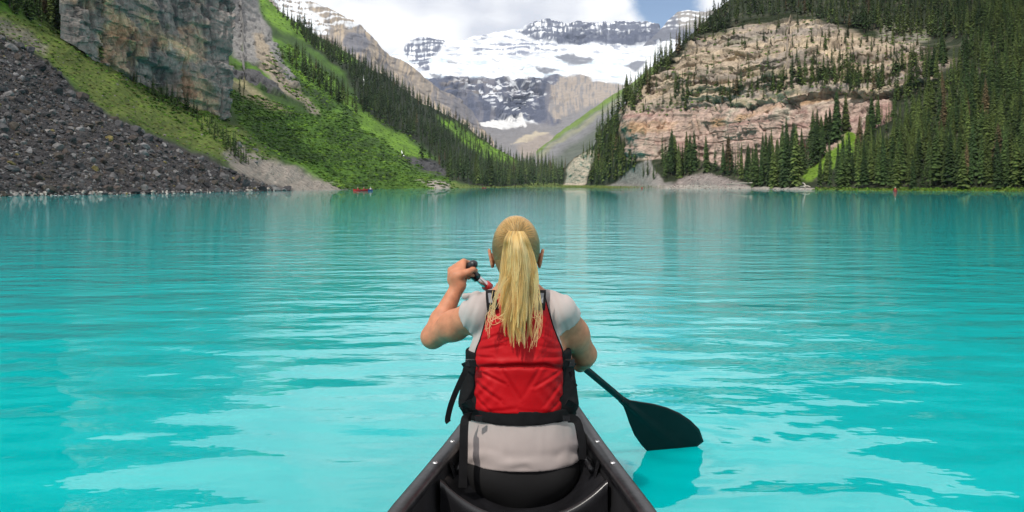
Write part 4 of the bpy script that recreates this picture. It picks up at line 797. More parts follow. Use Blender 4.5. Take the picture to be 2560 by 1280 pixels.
# ---- signed-distance modelling for the soft shapes
class Field:
    def __init__(s, lo, hi, h):
        s.lo = np.array(lo, float); s.h = h; s.n = np.ceil((np.array(hi) - s.lo) / h).astype(int) + 1; s.f = np.full(s.n, 1.0, np.float32)
        s.ax = [s.lo[k] + h * np.arange(s.n[k]) for k in range(3)]
    def box(s, lo, hi):
        i0 = np.clip(np.floor((np.array(lo) - s.lo) / s.h).astype(int), 0, s.n - 1); i1 = np.clip(np.ceil((np.array(hi) - s.lo) / s.h).astype(int) + 1, 1, s.n)
        sl = tuple(slice(a, b) for a, b in zip(i0, i1)); return sl, np.stack(np.meshgrid(*[s.ax[k][sl[k]] for k in range(3)], indexing='ij'), -1)
    def put(s, sl, d, k):
        a = s.f[sl]
        if k <= 0: s.f[sl] = np.minimum(a, d); return
        hh = np.clip(0.5 + 0.5 * (a - d) / k, 0, 1); s.f[sl] = a * (1 - hh) + d * hh - k * hh * (1 - hh)
    def cap(s, a, b, ra, rb=None, k=0.02, sc=(1, 1, 1)):
        """tapered capsule a-b, section scaled by sc"""
        a, b, sc = np.array(a, float), np.array(b, float), np.array(sc, float); rb = ra if rb is None else rb; m = max(ra, rb) * sc.max() + k + 2 * s.h
        sl, P = s.box(np.minimum(a, b) - m, np.maximum(a, b) + m)
        if 0 in P.shape: return
        Q = (P - a) / sc; ab = (b - a) / sc; L = (ab @ ab) + 1e-12; t = np.clip((Q @ ab) / L, 0, 1); d = (np.linalg.norm(Q - t[..., None] * ab, axis=-1) - (ra + (rb - ra) * t)) * sc.min()
        s.put(sl, d.astype(np.float32), k)
    def ell(s, c, r, k=0.02, rot=None):
        c, r = np.array(c, float), np.array(r, float); m = r.max() + k + 2 * s.h; sl, P = s.box(c - m, c + m)
        Q = P - c
        if rot is not None: Q = Q @ np.array(rot)
        q = np.linalg.norm(Q / r, axis=-1); g = np.linalg.norm(Q / r ** 2, axis=-1) + 1e-9; s.put(sl, (q * (q - 1) / g).astype(np.float32), k)
    def grid(s): return np.stack(np.meshgrid(*s.ax, indexing='ij'), -1)
    def mesh(s, name, m, attrs=None):
        f = s.f; sg = f < 0; n = np.array(f.shape) - 1; cnt = np.zeros(n, np.int8); C = [(a, b, c) for a in (0, 1) for b in (0, 1) for c in (0, 1)]
        v = lambda A, o: A[o[0]:o[0] + n[0], o[1]:o[1] + n[1], o[2]:o[2] + n[2]]
        for o in C: cnt += v(sg, o)
        I = np.argwhere((cnt > 0) & (cnt < 8)); idx = -np.ones(n, np.int64); idx[tuple(I.T)] = np.arange(len(I)); S = np.zeros((len(I), 3)); K = np.zeros(len(I))
        for a in C:
            for d in range(3):
                if a[d] == 0:
                    b = list(a); b[d] = 1; fa = f[tuple((I + a).T)]; fb = f[tuple((I + b).T)]; cr = (fa < 0) != (fb < 0); t = np.where(cr, fa / np.where(cr, fa - fb, 1), 0)
                    p = np.array(a)[None, :] + t[:, None] * (np.array(b) - np.array(a))[None, :]; S += p * cr[:, None]; K += cr
        V = s.lo + s.h * (I + S / K[:, None]); Fq = []
        for d in range(3):
            e1, e2 = (d + 1) % 3, (d + 2) % 3; sh = [slice(None)] * 3; sh2 = [slice(None)] * 3; sh[d] = slice(0, -1); sh2[d] = slice(1, None)
            A, B = sg[tuple(sh)], sg[tuple(sh2)]; X = np.argwhere(A != B); X = X[(X[:, e1] > 0) & (X[:, e2] > 0) & (X[:, e1] < n[e1]) & (X[:, e2] < n[e2])]
            u1 = np.zeros(3, int); u1[e1] = 1; u2 = np.zeros(3, int); u2[e2] = 1
            q = np.stack([idx[tuple((X - u1 - u2).T)], idx[tuple((X - u2).T)], idx[tuple(X.T)], idx[tuple((X - u1).T)]], -1); fl = ~A[tuple(X.T)]; q[fl] = q[fl][:, ::-1]; Fq.append(q)
        Fq = np.concatenate(Fq); Fq = Fq[(Fq >= 0).all(1)]
        return mesh_np(name, V, Fq, [m], True, attrs(V) if attrs else None)

M_PLASTIC = mat('black_plastic', (0.012, 0.012, 0.014), 0.27, var=0.35, scale=9, bump=0.12, bscale=260, bdist=0.002)
M_GUNWALE = mat('black_vinyl_gunwale', (0.013, 0.013, 0.015), 0.36, var=0.6, scale=45, bump=0.25, bscale=90, bdist=0.002)
M_HULL_IN = mat('dark_hull_interior', (0.014, 0.014, 0.016), 0.5, var=0.3, scale=12, bump=0.2, bscale=150, bdist=0.002)
M_STEEL = mat('steel_screw', (0.72, 0.72, 0.72), 0.28, metal=1.0, var=0.1)
M_STEELD = mat('screw_slot', (0.05, 0.05, 0.05), 0.6)

# ---------------------------------------------------------------- canoe
cy = np.array([4.22, 4.05, 3.7, 3.3, 2.93, 2.71, 2.45, 2.18, 1.5, 0.8, 0.0, -0.5, -0.9, -1.05]); cw = np.array([0.004, 0.035, 0.098, 0.167, 0.228, 0.262, 0.306, 0.352, 0.425, 0.44, 0.38, 0.25, 0.07, 0.004]); cz = np.array([0.47, 0.445, 0.40, 0.37, 0.352, 0.347, 0.342, 0.34, 0.335, 0.335, 0.345, 0.37, 0.43, 0.45])
_o = np.argsort(cy); cy, cw, cz = cy[_o], cw[_o], cz[_o]
def cxl(y): return -0.035 + 0.0288 * y          # the boat points slightly to the right
def canoe_surface(off, zb, ny=70, ns=15, extra=0.0):
    Y = np.linspace(cy[0] + extra, cy[-1] - extra, ny); V = []
    for y in Y:
        w = max(np.interp(y, cy, cw) - off, 0.002); zt = np.interp(y, cy, cz) - 0.012; e = min(1, (np.interp(y, cy, cw) / 0.2)); zk = zb + (1 - e) ** 2 * 0.16
        for j in range(ns):
            t = math.pi * j / (ns - 1); cxx = math.cos(t); k = abs(math.sin(t))
            V.append((cxl(y) + w * math.copysign(abs(cxx) ** 0.55, cxx), y, zt - (zt - zk) * k ** 0.62))
    return np.array(V), gridfaces(ny, ns)
canoe = empty('canoe', (cxl(2.2), 2.2, 0.0), label='black plastic canoe the paddler sits in, seen from its own stern', category='canoe')
def kid(name, me, parent=canoe, **props):
    """child placed in world coordinates"""
    o = bpy.data.objects.new(name, me); COL.objects.link(o); o.parent = parent
    if parent.parent is None: o.matrix_parent_inverse = Matrix.Translation(-parent.location)
    for k, v in props.items(): o[k] = v
    return o
V, Fq = canoe_surface(0.0, -0.10); kid('hull', mesh_np('hull', V, Fq, [M_PLASTIC]))
V, Fq = canoe_surface(0.014, 0.03, extra=0.06); kid('inner_hull', mesh_np('inner_hull', V, Fq, [M_HULL_IN]))
for s in (-1, 1):       # gunwale rails: rounded trapezoid section
    Y = np.linspace(cy[0], cy[-1], 90); sec = [(-0.036, -0.022), (-0.036, -0.004), (-0.031, 0.003), (0.004, 0.006), (0.010, 0.002), (0.012, -0.006), (0.012, -0.026), (0.006, -0.030), (-0.030, -0.028)]
    V = []
    for y in Y:
        w = np.interp(y, cy, cw); z = np.interp(y, cy, cz); f = min(1, w / 0.06)
        for (a, b) in sec: V.append((cxl(y) + s * (w + a * f), y, z + b))
    Fq = gridfaces(90, len(sec)); Fq = np.concatenate([Fq, np.array([(i * 9 + 8, (i + 1) * 9 + 8, (i + 1) * 9, i * 9) for i in range(89)])])
    me = mesh_np('gunwale', V, Fq, [M_GUNWALE], True); g = kid('gunwale', me)
    for y in (2.725, 2.525, 1.7, 1.5, 0.9):
        w = np.interp(y, cy, cw); c = np.array((cxl(y) + s * (w - 0.013), y, np.interp(y, cy, cz) + 0.004)); n = 20; pr = [(0.0085, -0.001), (0.0085, 0.0012), (0.0065, 0.0032), (0.0, 0.0036)]
        V = [(c[0] + r_ * math.cos(2 * math.pi * j / n), c[1] + r_ * math.sin(2 * math.pi * j / n), c[2] + z_) for (r_, z_) in pr for j in range(n)]
        Fs = [(k * n + j, k * n + (j + 1) % n, (k + 1) * n + (j + 1) % n, (k + 1) * n + j) for k in range(3) for j in range(n)]
        scw = kid('screw', pymesh('screw', V, Fs, M_STEEL), g)
        a = 0.6 * y * 5; d = np.array((math.cos(a), math.sin(a), 0)); e = np.array((-d[1], d[0], 0)); zz = np.array((0, 0, 0.0040)); V = [c + d * 0.006 * i + e * 0.0011 * j + zz for (i, j) in ((-1, -1), (1, -1), (1, 1), (-1, 1))]
        V += [v - np.array((0, 0, 0.002)) for v in V]; kid('screw_slot', pymesh('screw_slot', V, [(0, 1, 2, 3), (0, 4, 5, 1), (1, 5, 6, 2), (2, 6, 7, 3), (3, 7, 4, 0)], M_STEELD, False), g)
# bow seat: moulded dish with a raised rear lip
NU, NVs = 61, 34; V = []
prof_v = np.linspace(0, 1, NVs)
for i in range(NU):
    u = -1 + 2 * i / (NU - 1)
    for j in range(NVs):
        t = prof_v[j]; yr = 2.465 + 0.05 * u * u; yf = 3.02; lipz = 0.192 + 0.100 * abs(u) ** 2.3
        if t < 0.08: z = lipz - 0.11 + 0.105 * (t / 0.08); y = yr - 0.012
        elif t < 0.20:
            a = (t - 0.08) / 0.12 * math.pi; z = lipz - 0.005 + 0.013 * math.sin(a); y = yr - 0.014 * math.cos(a)
        else:
            q = (t - 0.20) / 0.80; z = lipz - 0.005 - 0.05 * sstep(0, 0.18, q) * (1 - 0.6 * abs(u) ** 3) + 0.02 * sstep(0.75, 1, q); y = yr + 0.014 + (yf - yr - 0.014) * q
        w = min(0.262, np.interp(y, cy, cw) - 0.020)
        V.append((cxl(y) + u * w, y, float(z)))
me = mesh_np('seat', V, gridfaces(NU, NVs), [M_PLASTIC], True); seat = kid('seat', me)
for s in (-1, 1):       # seat bracket webs to the hull, a short bar on each side
    V, Fs = tube([(cxl(2.72) + s * 0.228, 2.70, 0.262), (cxl(2.72) + s * 0.215, 2.80, 0.262), (cxl(2.9) + s * 0.195, 2.98, 0.262)], 0.012, 8); kid('seat_bracket', pymesh('seat_bracket', V, Fs, M_PLASTIC), canoe)
    V = [(cxl(2.68) + s * x, y, z) for (x, y, z) in ((0.235, 2.66, 0.25), (0.262, 2.66, 0.335), (0.262, 2.70, 0.335), (0.235, 2.70, 0.25))]; V2 = [(a - s * 0.004, b, c) for a, b, c in V]
    kid('seat_bracket', pymesh('seat_hanger', V + V2, [(0, 1, 2, 3), (7, 6, 5, 4), (0, 4, 5, 1), (1, 5, 6, 2), (2, 6, 7, 3), (3, 7, 4, 0)], M_PLASTIC, False), canoe)
# bow deck plate
V = []
for y in np.linspace(3.75, 4.19, 8):
    w = np.interp(y, cy, cw)
    for u in (-1, -0.5, 0, 0.5, 1): V.append((cxl(y) + u * w, y, np.interp(y, cy, cz) + 0.006 + 0.012 * (1 - u * u)))
kid('bow_deck', mesh_np('bow_deck', V, gridfaces(8, 5), [M_PLASTIC]))

# ---------------------------------------------------------------- paddler
def W2(px, py, D): return W(px, py, D)
M_SKIN = mat('skin', (0.44, 0.180, 0.100), 0.55, spec=0.3, var=0.16, scale=38, bump=0.15, bscale=140, bdist=0.002, sss=0.12)
M_SHIRT = mat('pale_cotton', (0.36, 0.31, 0.298), 0.9, spec=0.2, var=0.06, scale=10, bump=0.25, bscale=420, bdist=0.0015, sheen=0.2)
M_PANTS = mat('black_leggings', (0.012, 0.012, 0.013), 0.85, var=0.2, spec=0.2)
M_VEST = mat('red_nylon', (0.38, 0.0015, 0.005), 0.55, spec=0.18, var=0.10, scale=8, bump=0.25, bscale=55, bdist=0.004)
M_WEB = mat('black_webbing', (0.007, 0.007, 0.008), 0.8, spec=0.12, var=0.25, scale=40, bump=0.3, bscale=500, bdist=0.001)
M_MESH = mat('black_mesh_cloth', (0.008, 0.008, 0.009), 0.85, spec=0.12, var=0.3, scale=30)
M_GREY = mat('grey_reflective_tape', (0.16, 0.165, 0.18), 0.45, var=0.1)
DT = 2.80                                   # depth of the middle of the torso
cX = W(1296, 800, DT)[0]
def tz(py): return W(0, py, DT)[2]
person = empty('person', (cX, 2.8, 0.17), label='blonde person with long ponytail in red life vest, seated in the black canoe, paddling', category='person')
def pk(name, me, parent=None, **props):
    o = bpy.data.objects.new(name, me); COL.objects.link(o); o.parent = parent or person
    if parent is None: o.matrix_parent_inverse = Matrix.Translation(-person.location)
    for k, v in props.items(): o[k] = v
    return o
# joints
SHL, ELL, WRL = W(1180, 790, 2.80), W(1082, 842, 2.95), W(1146, 712, 3.00)
SHR, ELR, WRR = W(1409, 792, 2.80), W(1462, 886, 2.93), W(1450, 912, 3.07)
TB = (1, 0.64, 1)
def torso(fd, grow_=0.0, hips=True):
    fd.cap((cX, DT + 0.02, tz(770)), (cX, DT, tz(880)), 0.115 + grow_, 0.158 + grow_, 0.03, TB)
    fd.cap((cX, DT, tz(880)), (cX, DT - 0.005, tz(1010)), 0.158 + grow_, 0.163 + grow_, 0.04, TB)
    fd.cap((cX + 0.006, DT - 0.005, tz(1010)), (cX + 0.008, DT - 0.01, tz(1150)), 0.163 + grow_, 0.186 + grow_, 0.04, (1, 0.70, 1))
    fd.cap((cX - 0.12, DT + 0.01, tz(787)), (cX + 0.12, DT + 0.01, tz(787)), 0.058 + grow_, None, 0.035, (1, 0.9, 1))
    for s in (-1, 1): fd.cap((cX, DT + 0.02, tz(742)), (cX + s * 0.125, DT + 0.01, tz(772)), 0.040 + grow_, 0.042 + grow_, 0.03)
# --- body: one continuous skin
bd = Field((cX - 0.46, 2.55, 0.22), (cX + 0.36, 3.20, 1.12), 0.0048)
torso(bd, -0.006)
HC = W(1290, 622, 2.80)
bd.cap((cX - 0.004, 2.81, tz(770)), HC + np.array((0, 0.005, -0.07)), 0.056, 0.052, 0.03)
bd.ell(HC, (0.074, 0.092, 0.104), 0.02); bd.ell(HC + np.array((0, 0.055, -0.06)), (0.056, 0.052, 0.062), 0.03)              # cranium, jaw
bd.ell(HC + np.array((0, 0.106, -0.035)), (0.012, 0.018, 0.022), 0.012); bd.ell(HC + np.array((0, 0.098, -0.078)), (0.024, 0.010, 0.006), 0.006)   # nose, lips
for s in (-1, 1):
    bd.ell(HC + np.array((s * 0.030, 0.080, -0.012)), (0.013, 0.012, 0.009), 0.006)
    e = HC + np.array((s * 0.084, 0.012, -0.036))                                                               # ear: rim and lobe
    for k in range(9):
        a = math.radians(-70 + 250 * k / 8); b = math.radians(-70 + 250 * (k + 1) / 8)
        q = lambda t: e + np.array((s * (0.004 + 0.006 * math.sin(t)), -0.016 * math.cos(t), 0.030 * math.sin(t)))
        if k < 8: bd.cap(q(a), q(b), 0.0055, None, 0.004)
    bd.ell(e + np.array((-s * 0.004, 0.004, -0.004)), (0.007, 0.014, 0.024), 0.006)
def arm(a, b, c, r0, r1, r2, r3):
    a, b, c = map(np.array, (a, b, c)); m = a * 0.55 + b * 0.45; bd.cap(a, m, r0, r0 * 1.0, 0.03); bd.cap(m, b, r0 * 0.98, r1, 0.03)
    m2 = b * 0.68 + c * 0.32; bd.cap(b, m2, r1 * 0.98, r2, 0.02); bd.cap(m2, c, r2, r3, 0.02)
arm(SHL, ELL, WRL, 0.051, 0.041, 0.038, 0.025)
arm(SHR, ELR, WRR, 0.052, 0.041, 0.038, 0.025)
# paddle line, grip to blade
PA, PB = W(1166, 672, 3.035), W(1690, 1112, 3.72); PD = (PB - PA) / np.linalg.norm(PB - PA)
BA = np.array((0.72, -0.42, 0.55)); BA /= np.linalg.norm(BA)          # T-grip bar
BA = BA - PD * BA.dot(PD); BA /= np.linalg.norm(BA)
BC = PA + BA * 0.0
# left hand over the T-grip: palm behind the bar, four fingers over the top and down its far side, thumb underneath
toW = WRL - BC; toW -= BA * toW.dot(BA); toW /= np.linalg.norm(toW); frontv = np.cross(BA, toW)
if frontv[1] < 0: frontv = -frontv
upv = -toW
HO = BC - BA * 0.026
def hp(ax, up, fr): return HO + BA * ax + upv * up + frontv * fr
bd.cap(WRL, hp(0.0, -0.045, -0.026), 0.028, 0.030, 0.015, (1, 1, 1))
for k in range(5):
    x0 = -0.033 + 0.0165 * k; bd.cap(hp(x0 * 0.75, -0.05, -0.026), hp(x0, 0.014, -0.024), 0.0150, 0.0125, 0.010)
for k, (x0, L) in enumerate(((-0.034, 0.85), (-0.012, 0.97), (0.010, 1.0), (0.032, 0.93))):
    p = [hp(x0, 0.016, -0.023), hp(x0 * 1.02, 0.032 * L, 0.004), hp(x0 * 1.0, 0.020 * L, 0.031), hp(x0 * 0.95, -0.010, 0.033), hp(x0 * 0.9, -0.022, 0.018)]
    rr_ = (0.0118, 0.0100, 0.0090, 0.0083, 0.0075)
    for j in range(4): bd.cap(p[j], p[j + 1], rr_[j], rr_[j + 1], 0.004)
tp = [hp(0.022, -0.052, -0.022), hp(0.046, -0.040, -0.010), hp(0.056, -0.018, 0.006), hp(0.052, -0.008, 0.024)]
for j in range(3): bd.cap(tp[j], tp[j + 1], (0.0155, 0.0125, 0.0105)[j], (0.0125, 0.0105, 0.009)[j], 0.006)
# right hand round the shaft
tR = ((WRR - PA) @ PD) + 0.015; SR = PA + PD * tR; rv = WRR - SR; rv -= PD * rv.dot(PD); rv /= np.linalg.norm(rv); sv = np.cross(PD, rv)
def hq(al, out, sd): return SR + PD * al + rv * out + sv * sd
bd.cap(WRR, hq(0, 0.032, 0), 0.026, 0.026, 0.012)
for k in range(4):
    x0 = -0.032 + 0.0205 * k; bd.cap(hq(x0 * 0.6, 0.045, 0.0), hq(x0, 0.024, 0.012), 0.014, 0.012, 0.008)
    p = [hq(x0, 0.024, 0.014), hq(x0, 0.0, 0.028), hq(x0, -0.025, 0.012), hq(x0, -0.022, -0.014)]
    for j in range(3): bd.cap(p[j], p[j + 1], 0.0105 - 0.001 * j, 0.0098 - 0.001 * j, 0.004)
p = [hq(-0.03, 0.035, -0.01), hq(-0.045, 0.016, -0.024), hq(-0.04, -0.012, -0.024), hq(-0.034, -0.026, -0.006)]
for j in range(3): bd.cap(p[j], p[j + 1], 0.013 - 0.0015 * j, 0.0115 - 0.0015 * j, 0.005)
body = pk('body', bd.mesh('body', M_SKIN))
# --- shirt
sh = Field((cX - 0.30, 2.58, 0.16), (cX + 0.30, 3.0, 0.90), 0.0048)
torso(sh, 0.004); _du = (ELL - SHL) / np.linalg.norm(ELL - SHL); _dr = (ELR - SHR) / np.linalg.norm(ELR - SHR)
sh.cap(SHL - _du * 0.03, SHL + _du * 0.05, 0.057, 0.058, 0.025); sh.cap(SHR - _dr * 0.03, SHR + _dr * 0.06, 0.057, 0.059, 0.025)
sh.cap((cX + 0.008, DT - 0.01, tz(1110)), (cX + 0.008, DT - 0.01, tz(1175)), 0.190, 0.196, 0.03, (1, 0.73, 1))
sh.cap(W(1163, 741, 2.79), W(1194, 734, 2.79), 0.011, None, 0.008); sh.cap(W(1384, 737, 2.79), W(1414, 743, 2.79), 0.009, None, 0.008)
P = sh.grid(); fo = fbm(np.stack([P[..., 0] / 0.035, P[..., 1] / 0.1, P[..., 2] / 0.16 + P[..., 0] * 2], -1), 2) * 0.004 + fbm(np.stack([(P[..., 0] + 0.35 * (P[..., 2] - 0.8) * np.sign(P[..., 0] - cX)) / 0.016, P[..., 1] / 0.12, P[..., 2] / 0.11], -1), 2) * 0.0052 * sstep(0.09, 0.13, np.abs(P[..., 0] - cX)) * sstep(0.62, 0.72, P[..., 2])
low = sstep(0.36, 0.30, P[..., 2]); hw = np.sin((P[..., 2] + 1.1 * (P[..., 0] - cX) ** 2) * 95 + 5 * fbm(P / 0.10, 2)) * 0.0026 * (1 + fbm(P / 0.06, 2))
sh.f += (fo * (1 - low) + (0.4 * fo + hw) * low).astype(np.float32)
sh.f = np.maximum(sh.f, (0.272 - P[..., 2]).astype(np.float32)); sh.f = np.maximum(sh.f, (P[..., 2] - tz(735) + 0.0).astype(np.float32) - 0.012)
for (a, d, L) in ((SHL, _du, 0.004), (SHR, _dr, 0.010)):       # sleeve ends
    q = ((P - a) @ d - L - 0.0015 * np.sin(P[..., 2] * 60)); near = np.linalg.norm(P - (a + d * 0.1), axis=-1) < 0.12; sh.f = np.where(near & (np.abs(P[..., 0] - cX) > 0.13), np.maximum(sh.f, q), sh.f).astype(np.float32)
neck = np.linalg.norm((P - np.array((cX, 2.82, tz(735)))) * np.array((1, 0.9, 1.2)), axis=-1) - 0.066; sh.f = np.maximum(sh.f, -neck.astype(np.float32))
pk('shirt', sh.mesh('shirt', M_SHIRT))
# --- leggings: hips, thighs forward, shins tucked into the bow; shoes
pt = Field((cX - 0.30, 2.52, 0.0), (cX + 0.30, 3.62, 0.36), 0.0065)
pt.cap((cX - 0.072, DT - 0.012, 0.235), (cX + 0.09, DT - 0.012, 0.235), 0.118, None, 0.05, (1, 1.05, 0.82)); pt.cap((cX + 0.008, DT - 0.01, 0.25), (cX + 0.008, DT, 0.33), 0.182, 0.150, 0.03, (1, 0.70, 1))
for s in (-1, 1):
    hx = cX + 0.01 + s * 0.085; kn = np.array((cX + 0.02 + s * 0.07, 3.22, 0.30)); an = np.array((cX + 0.03 + s * 0.06, 3.45, 0.09)); pt.cap((hx, DT + 0.02, 0.225), kn, 0.082, 0.058, 0.03); pt.cap(kn, an, 0.054, 0.036, 0.02)
pk('leggings', pt.mesh('leggings', M_PANTS))
M_SHOE = mat('dark_shoe', (0.03, 0.03, 0.035), 0.7)
for s in (-1, 1):
    sf = Field((cX + s * 0.06 - 0.03, 3.36, 0.02), (cX + s * 0.06 + 0.11, 3.68, 0.17), 0.006) if False else Field((cX + 0.03 + s * 0.06 - 0.07, 3.36, 0.02), (cX + 0.03 + s * 0.06 + 0.07, 3.68, 0.17), 0.006)
    c = np.array((cX + 0.03 + s * 0.06, 3.45, 0.075)); sf.cap(c, c + np.array((0, 0.14, -0.008)), 0.042, 0.034, 0.02, (0.9, 1, 0.8)); sf.cap(c + np.array((0, 0, 0.05)), c, 0.04, 0.042, 0.02); pk('shoe', sf.mesh('shoe', M_SHOE))

# --- life vest
vest_rows = [(742, 1236, 1360), (752, 1230, 1366), (775, 1222, 1372), (800, 1214, 1379), (830, 1206, 1388), (860, 1197, 1400), (885, 1187, 1410), (905, 1184, 1412), (925, 1184, 1413), (960, 1183, 1413), (1000, 1181, 1413), (1025, 1180, 1413), (1042, 1183, 1411)]
vr = np.array(vest_rows, float)
def back_depth(x, z):
    """depth of the shirt's back surface at x, z"""
    py = HY + (H - z) / DT * F; hw_ = np.interp(py, [735, 780, 880, 1010, 1150], [0.13, 0.16, 0.166, 0.17, 0.195]); hd = np.interp(py, [735, 780, 880, 1010, 1150], [0.055, 0.085, 0.105, 0.108, 0.132])
    return DT + 0.01 - hd * np.sqrt(np.maximum(1 - np.minimum(np.abs(x - cX) / (hw_ * 1.12), 0.97) ** 2.4, 0.02))
CREASES = [(1186, 930, 1262, 962, .006, 4), (1182, 962, 1250, 1004, .006, 4.5), (1183, 1000, 1225, 1034, .005, 4), (1412, 930, 1338, 968, .006, 4), (1412, 958, 1362, 1016, .006, 4.5), (1410, 1004, 1372, 1036, .005, 4), (1186, 884, 1256, 866, .005, 4), (1196, 862, 1244, 840, .005, 3.5), (1209, 832, 1250, 812, .004, 3.5),
    (1410, 882, 1348, 868, .005, 4), (1401, 862, 1358, 838, .005, 3.5), (1388, 832, 1352, 808, .004, 3.5), (1250, 922, 1300, 1000, .003, 5), (1350, 922, 1310, 990, .003, 5), (1188, 900, 1230, 897, .005, 3.5), (1411, 902, 1366, 897, .005, 3.5), (1200, 1038, 1290, 1022, .003, 5), (1400, 1038, 1300, 1028, .003, 5)]
def vest_panel(front):
    nu_, nv_ = 110, 140; V = np.zeros((nu_, nv_, 3)); U = np.linspace(-1, 1, nu_); T = np.linspace(742, 1043, nv_); DV = 2.66
    for j, py in enumerate(T):
        l, r_ = np.interp(py, vr[:, 0], vr[:, 1]), np.interp(py, vr[:, 0], vr[:, 2]); xl, xr = W(l, py, DV)[0], W(r_, py, DV)[0]; z = W(0, py, DV)[2]
        x = lerp(xl, xr, (U + 1) / 2); V[:, j, 0] = x; V[:, j, 2] = z
        edge = np.maximum(1 - np.abs(U) ** 5, 0) ** 0.5; ev = min(1, max(0.02, (py - 740) / 12.0), max(0.02, (1046 - py) / 12.0)) ** 0.5
        seam = 916 + 16 * U ** 2 + 5 * fbm(np.stack([x / 0.05, x * 0, x * 0], -1), 2); ds = (py - seam) / 5.0; crease = np.exp(-ds ** 2) - 0.45 * np.exp(-((py - seam + 13) / 8.0) ** 2)
        puff = 0.036 * edge * ev - 0.011 * crease * edge
        q = np.stack([x / 0.05, np.full_like(x, 3.0), np.full_like(x, z) / 0.05], -1)
        diag = fbm(np.stack([(x - cX + 0.9 * (z - 0.5) * np.sign(cX - x)) / 0.045, q[:, 1], (z + 0.3 * np.abs(x - cX)) / 0.20 * np.ones_like(x)], -1), 2)
        puff += 0.010 * diag * (0.2 + np.abs(U) ** 1.5) * edge * (0.5 + 0.5 * (py > 930)) + 0.005 * fbm(q * 0.55 + 4, 2) * edge
        gath = np.exp(-((py - 985) / 60.0) ** 2); puff += 0.004 * np.sin(np.abs(U) * 22 + z * 120) * np.abs(U) ** 3 * gath
        pxx = CX + F * x / DV
        for (ax, ay, bx, by, dep, wd) in CREASES:
            ex, ey = bx - ax, by - ay; tt = np.clip(((pxx - ax) * ex + (py - ay) * ey) / (ex * ex + ey * ey), 0, 1); sd = ((pxx - ax) * ey - (py - ay) * ex) / math.hypot(ex, ey); dd_ = np.hypot(pxx - ax - tt * ex, py - ay - tt * ey) * np.sign(sd + 1e-9)
            puff = puff - dep * (1 - 0.7 * tt) * (np.exp(-(dd_ / wd) ** 2) - 0.7 * np.exp(-((dd_ - 2.0 * wd) / (1.3 * wd)) ** 2)) * edge
        if not front: V[:, j, 1] = back_depth(x, z) - 0.004 - puff
        else: V[:, j, 1] = 2 * (DT + 0.01) - back_depth(x, z) + 0.006 + puff * 1.3
    inner = V.copy(); inner[:, :, 1] = np.where(True, (back_depth(V[:, :, 0], V[:, :, 2]) + 0.004) if not front else (2 * (DT + 0.01) - back_depth(V[:, :, 0], V[:, :, 2]) - 0.004), 0)
    Va = np.concatenate([V.reshape(-1, 3), inner.reshape(-1, 3)]); Fg = gridfaces(nu_, nv_); n0 = nu_ * nv_
    if front: Fg = Fg[:, ::-1]
    Fl = [Fg, Fg[:, ::-1] + n0]; b = [i * nv_ for i in range(nu_)] + [(nu_ - 1) * nv_ + j for j in range(1, nv_)] + [i * nv_ + nv_ - 1 for i in range(nu_ - 2, -1, -1)] + [j for j in range(nv_ - 2, 0, -1)]
    rim = np.array([(b[k], b[(k + 1) % len(b)], b[(k + 1) % len(b)] + n0, b[k] + n0) for k in range(len(b))]); Fl.append(rim if front else rim[:, ::-1])
    return mesh_np('vest_panel', Va, np.concatenate(Fl), [M_VEST], True)
vest = pk('life_vest', None); 
def vk(name, me): return pk(name, me, vest)
vk('back_panel', vest_panel(False)); vk('front_panel', vest_panel(True))
for side_ in (1, 2):        # black binding along the panel edges
    pts = [W(r_[side_] + (2 if side_ == 1 else -2), r_[0], 2.66) for r_ in vr]; pts = np.array([(p[0], back_depth(p[0], p[2]) - 0.012, p[2]) for p in pts]); V, Fs = tube(smoothpts(pts, 40), 0.0042, 6); vk('binding', pymesh('binding', V, Fs, M_WEB))
def ribbon(pts, w, th, nrm, n=14):
    """flat strap: width w across, thickness th, facing nrm"""
    p = smoothpts(pts, n); T = np.gradient(p, axis=0); T /= np.linalg.norm(T, axis=1, keepdims=True); nrm = np.broadcast_to(np.array(nrm, float), p.shape); S = np.cross(T, nrm); S /= np.linalg.norm(S, axis=1, keepdims=True); Nn = np.cross(S, T); V = []
    for k in range(n):
        ww = w[min(k, len(w) - 1)] if hasattr(w, '__len__') else w
        for (a, b) in ((-1, -1), (1, -1), (1, 1), (-1, 1)): V.append(p[k] + S[k] * a * ww / 2 + Nn[k] * b * th / 2)
    Fs = [(k * 4 + j, k * 4 + (j + 1) % 4, k * 4 + 4 + (j + 1) % 4, k * 4 + 4 + j) for k in range(n - 1) for j in range(4)] + [(3, 2, 1, 0), tuple((n - 1) * 4 + j for j in range(4))]
    return np.array(V), Fs
def strap(name, pts, w, nrm=(0, -1, 0), th=0.003, m=M_WEB, n=14):
    V, Fs = ribbon(pts, w, th, nrm, n); return vk(name, pymesh(name, V, Fs, m, False))
# shoulder straps run from the back panel over the shoulder to the front panel
for (px_, s) in ((1231, -1), (1349, 1)):
    x = W(px_, 745, 2.68)[0]; strap('shoulder_strap', [(x, 2.688, 0.806), (x + s * 0.003, 2.702, 0.826), (x + s * 0.006, 2.738, 0.846), (x + s * 0.008, 2.80, 0.854), (x + s * 0.006, 2.87, 0.833), (x, 2.90, 0.79)], 0.036, (0, -0.45, 1), 0.008, M_WEB, 20)
    strap('reflective_strip', [(x + s * 0.006, 2.695, 0.827), (x + s * 0.008, 2.712, 0.842), (x + s * 0.011, 2.742, 0.853)], 0.012, (0, -0.6, 1), 0.004, M_GREY, 8)
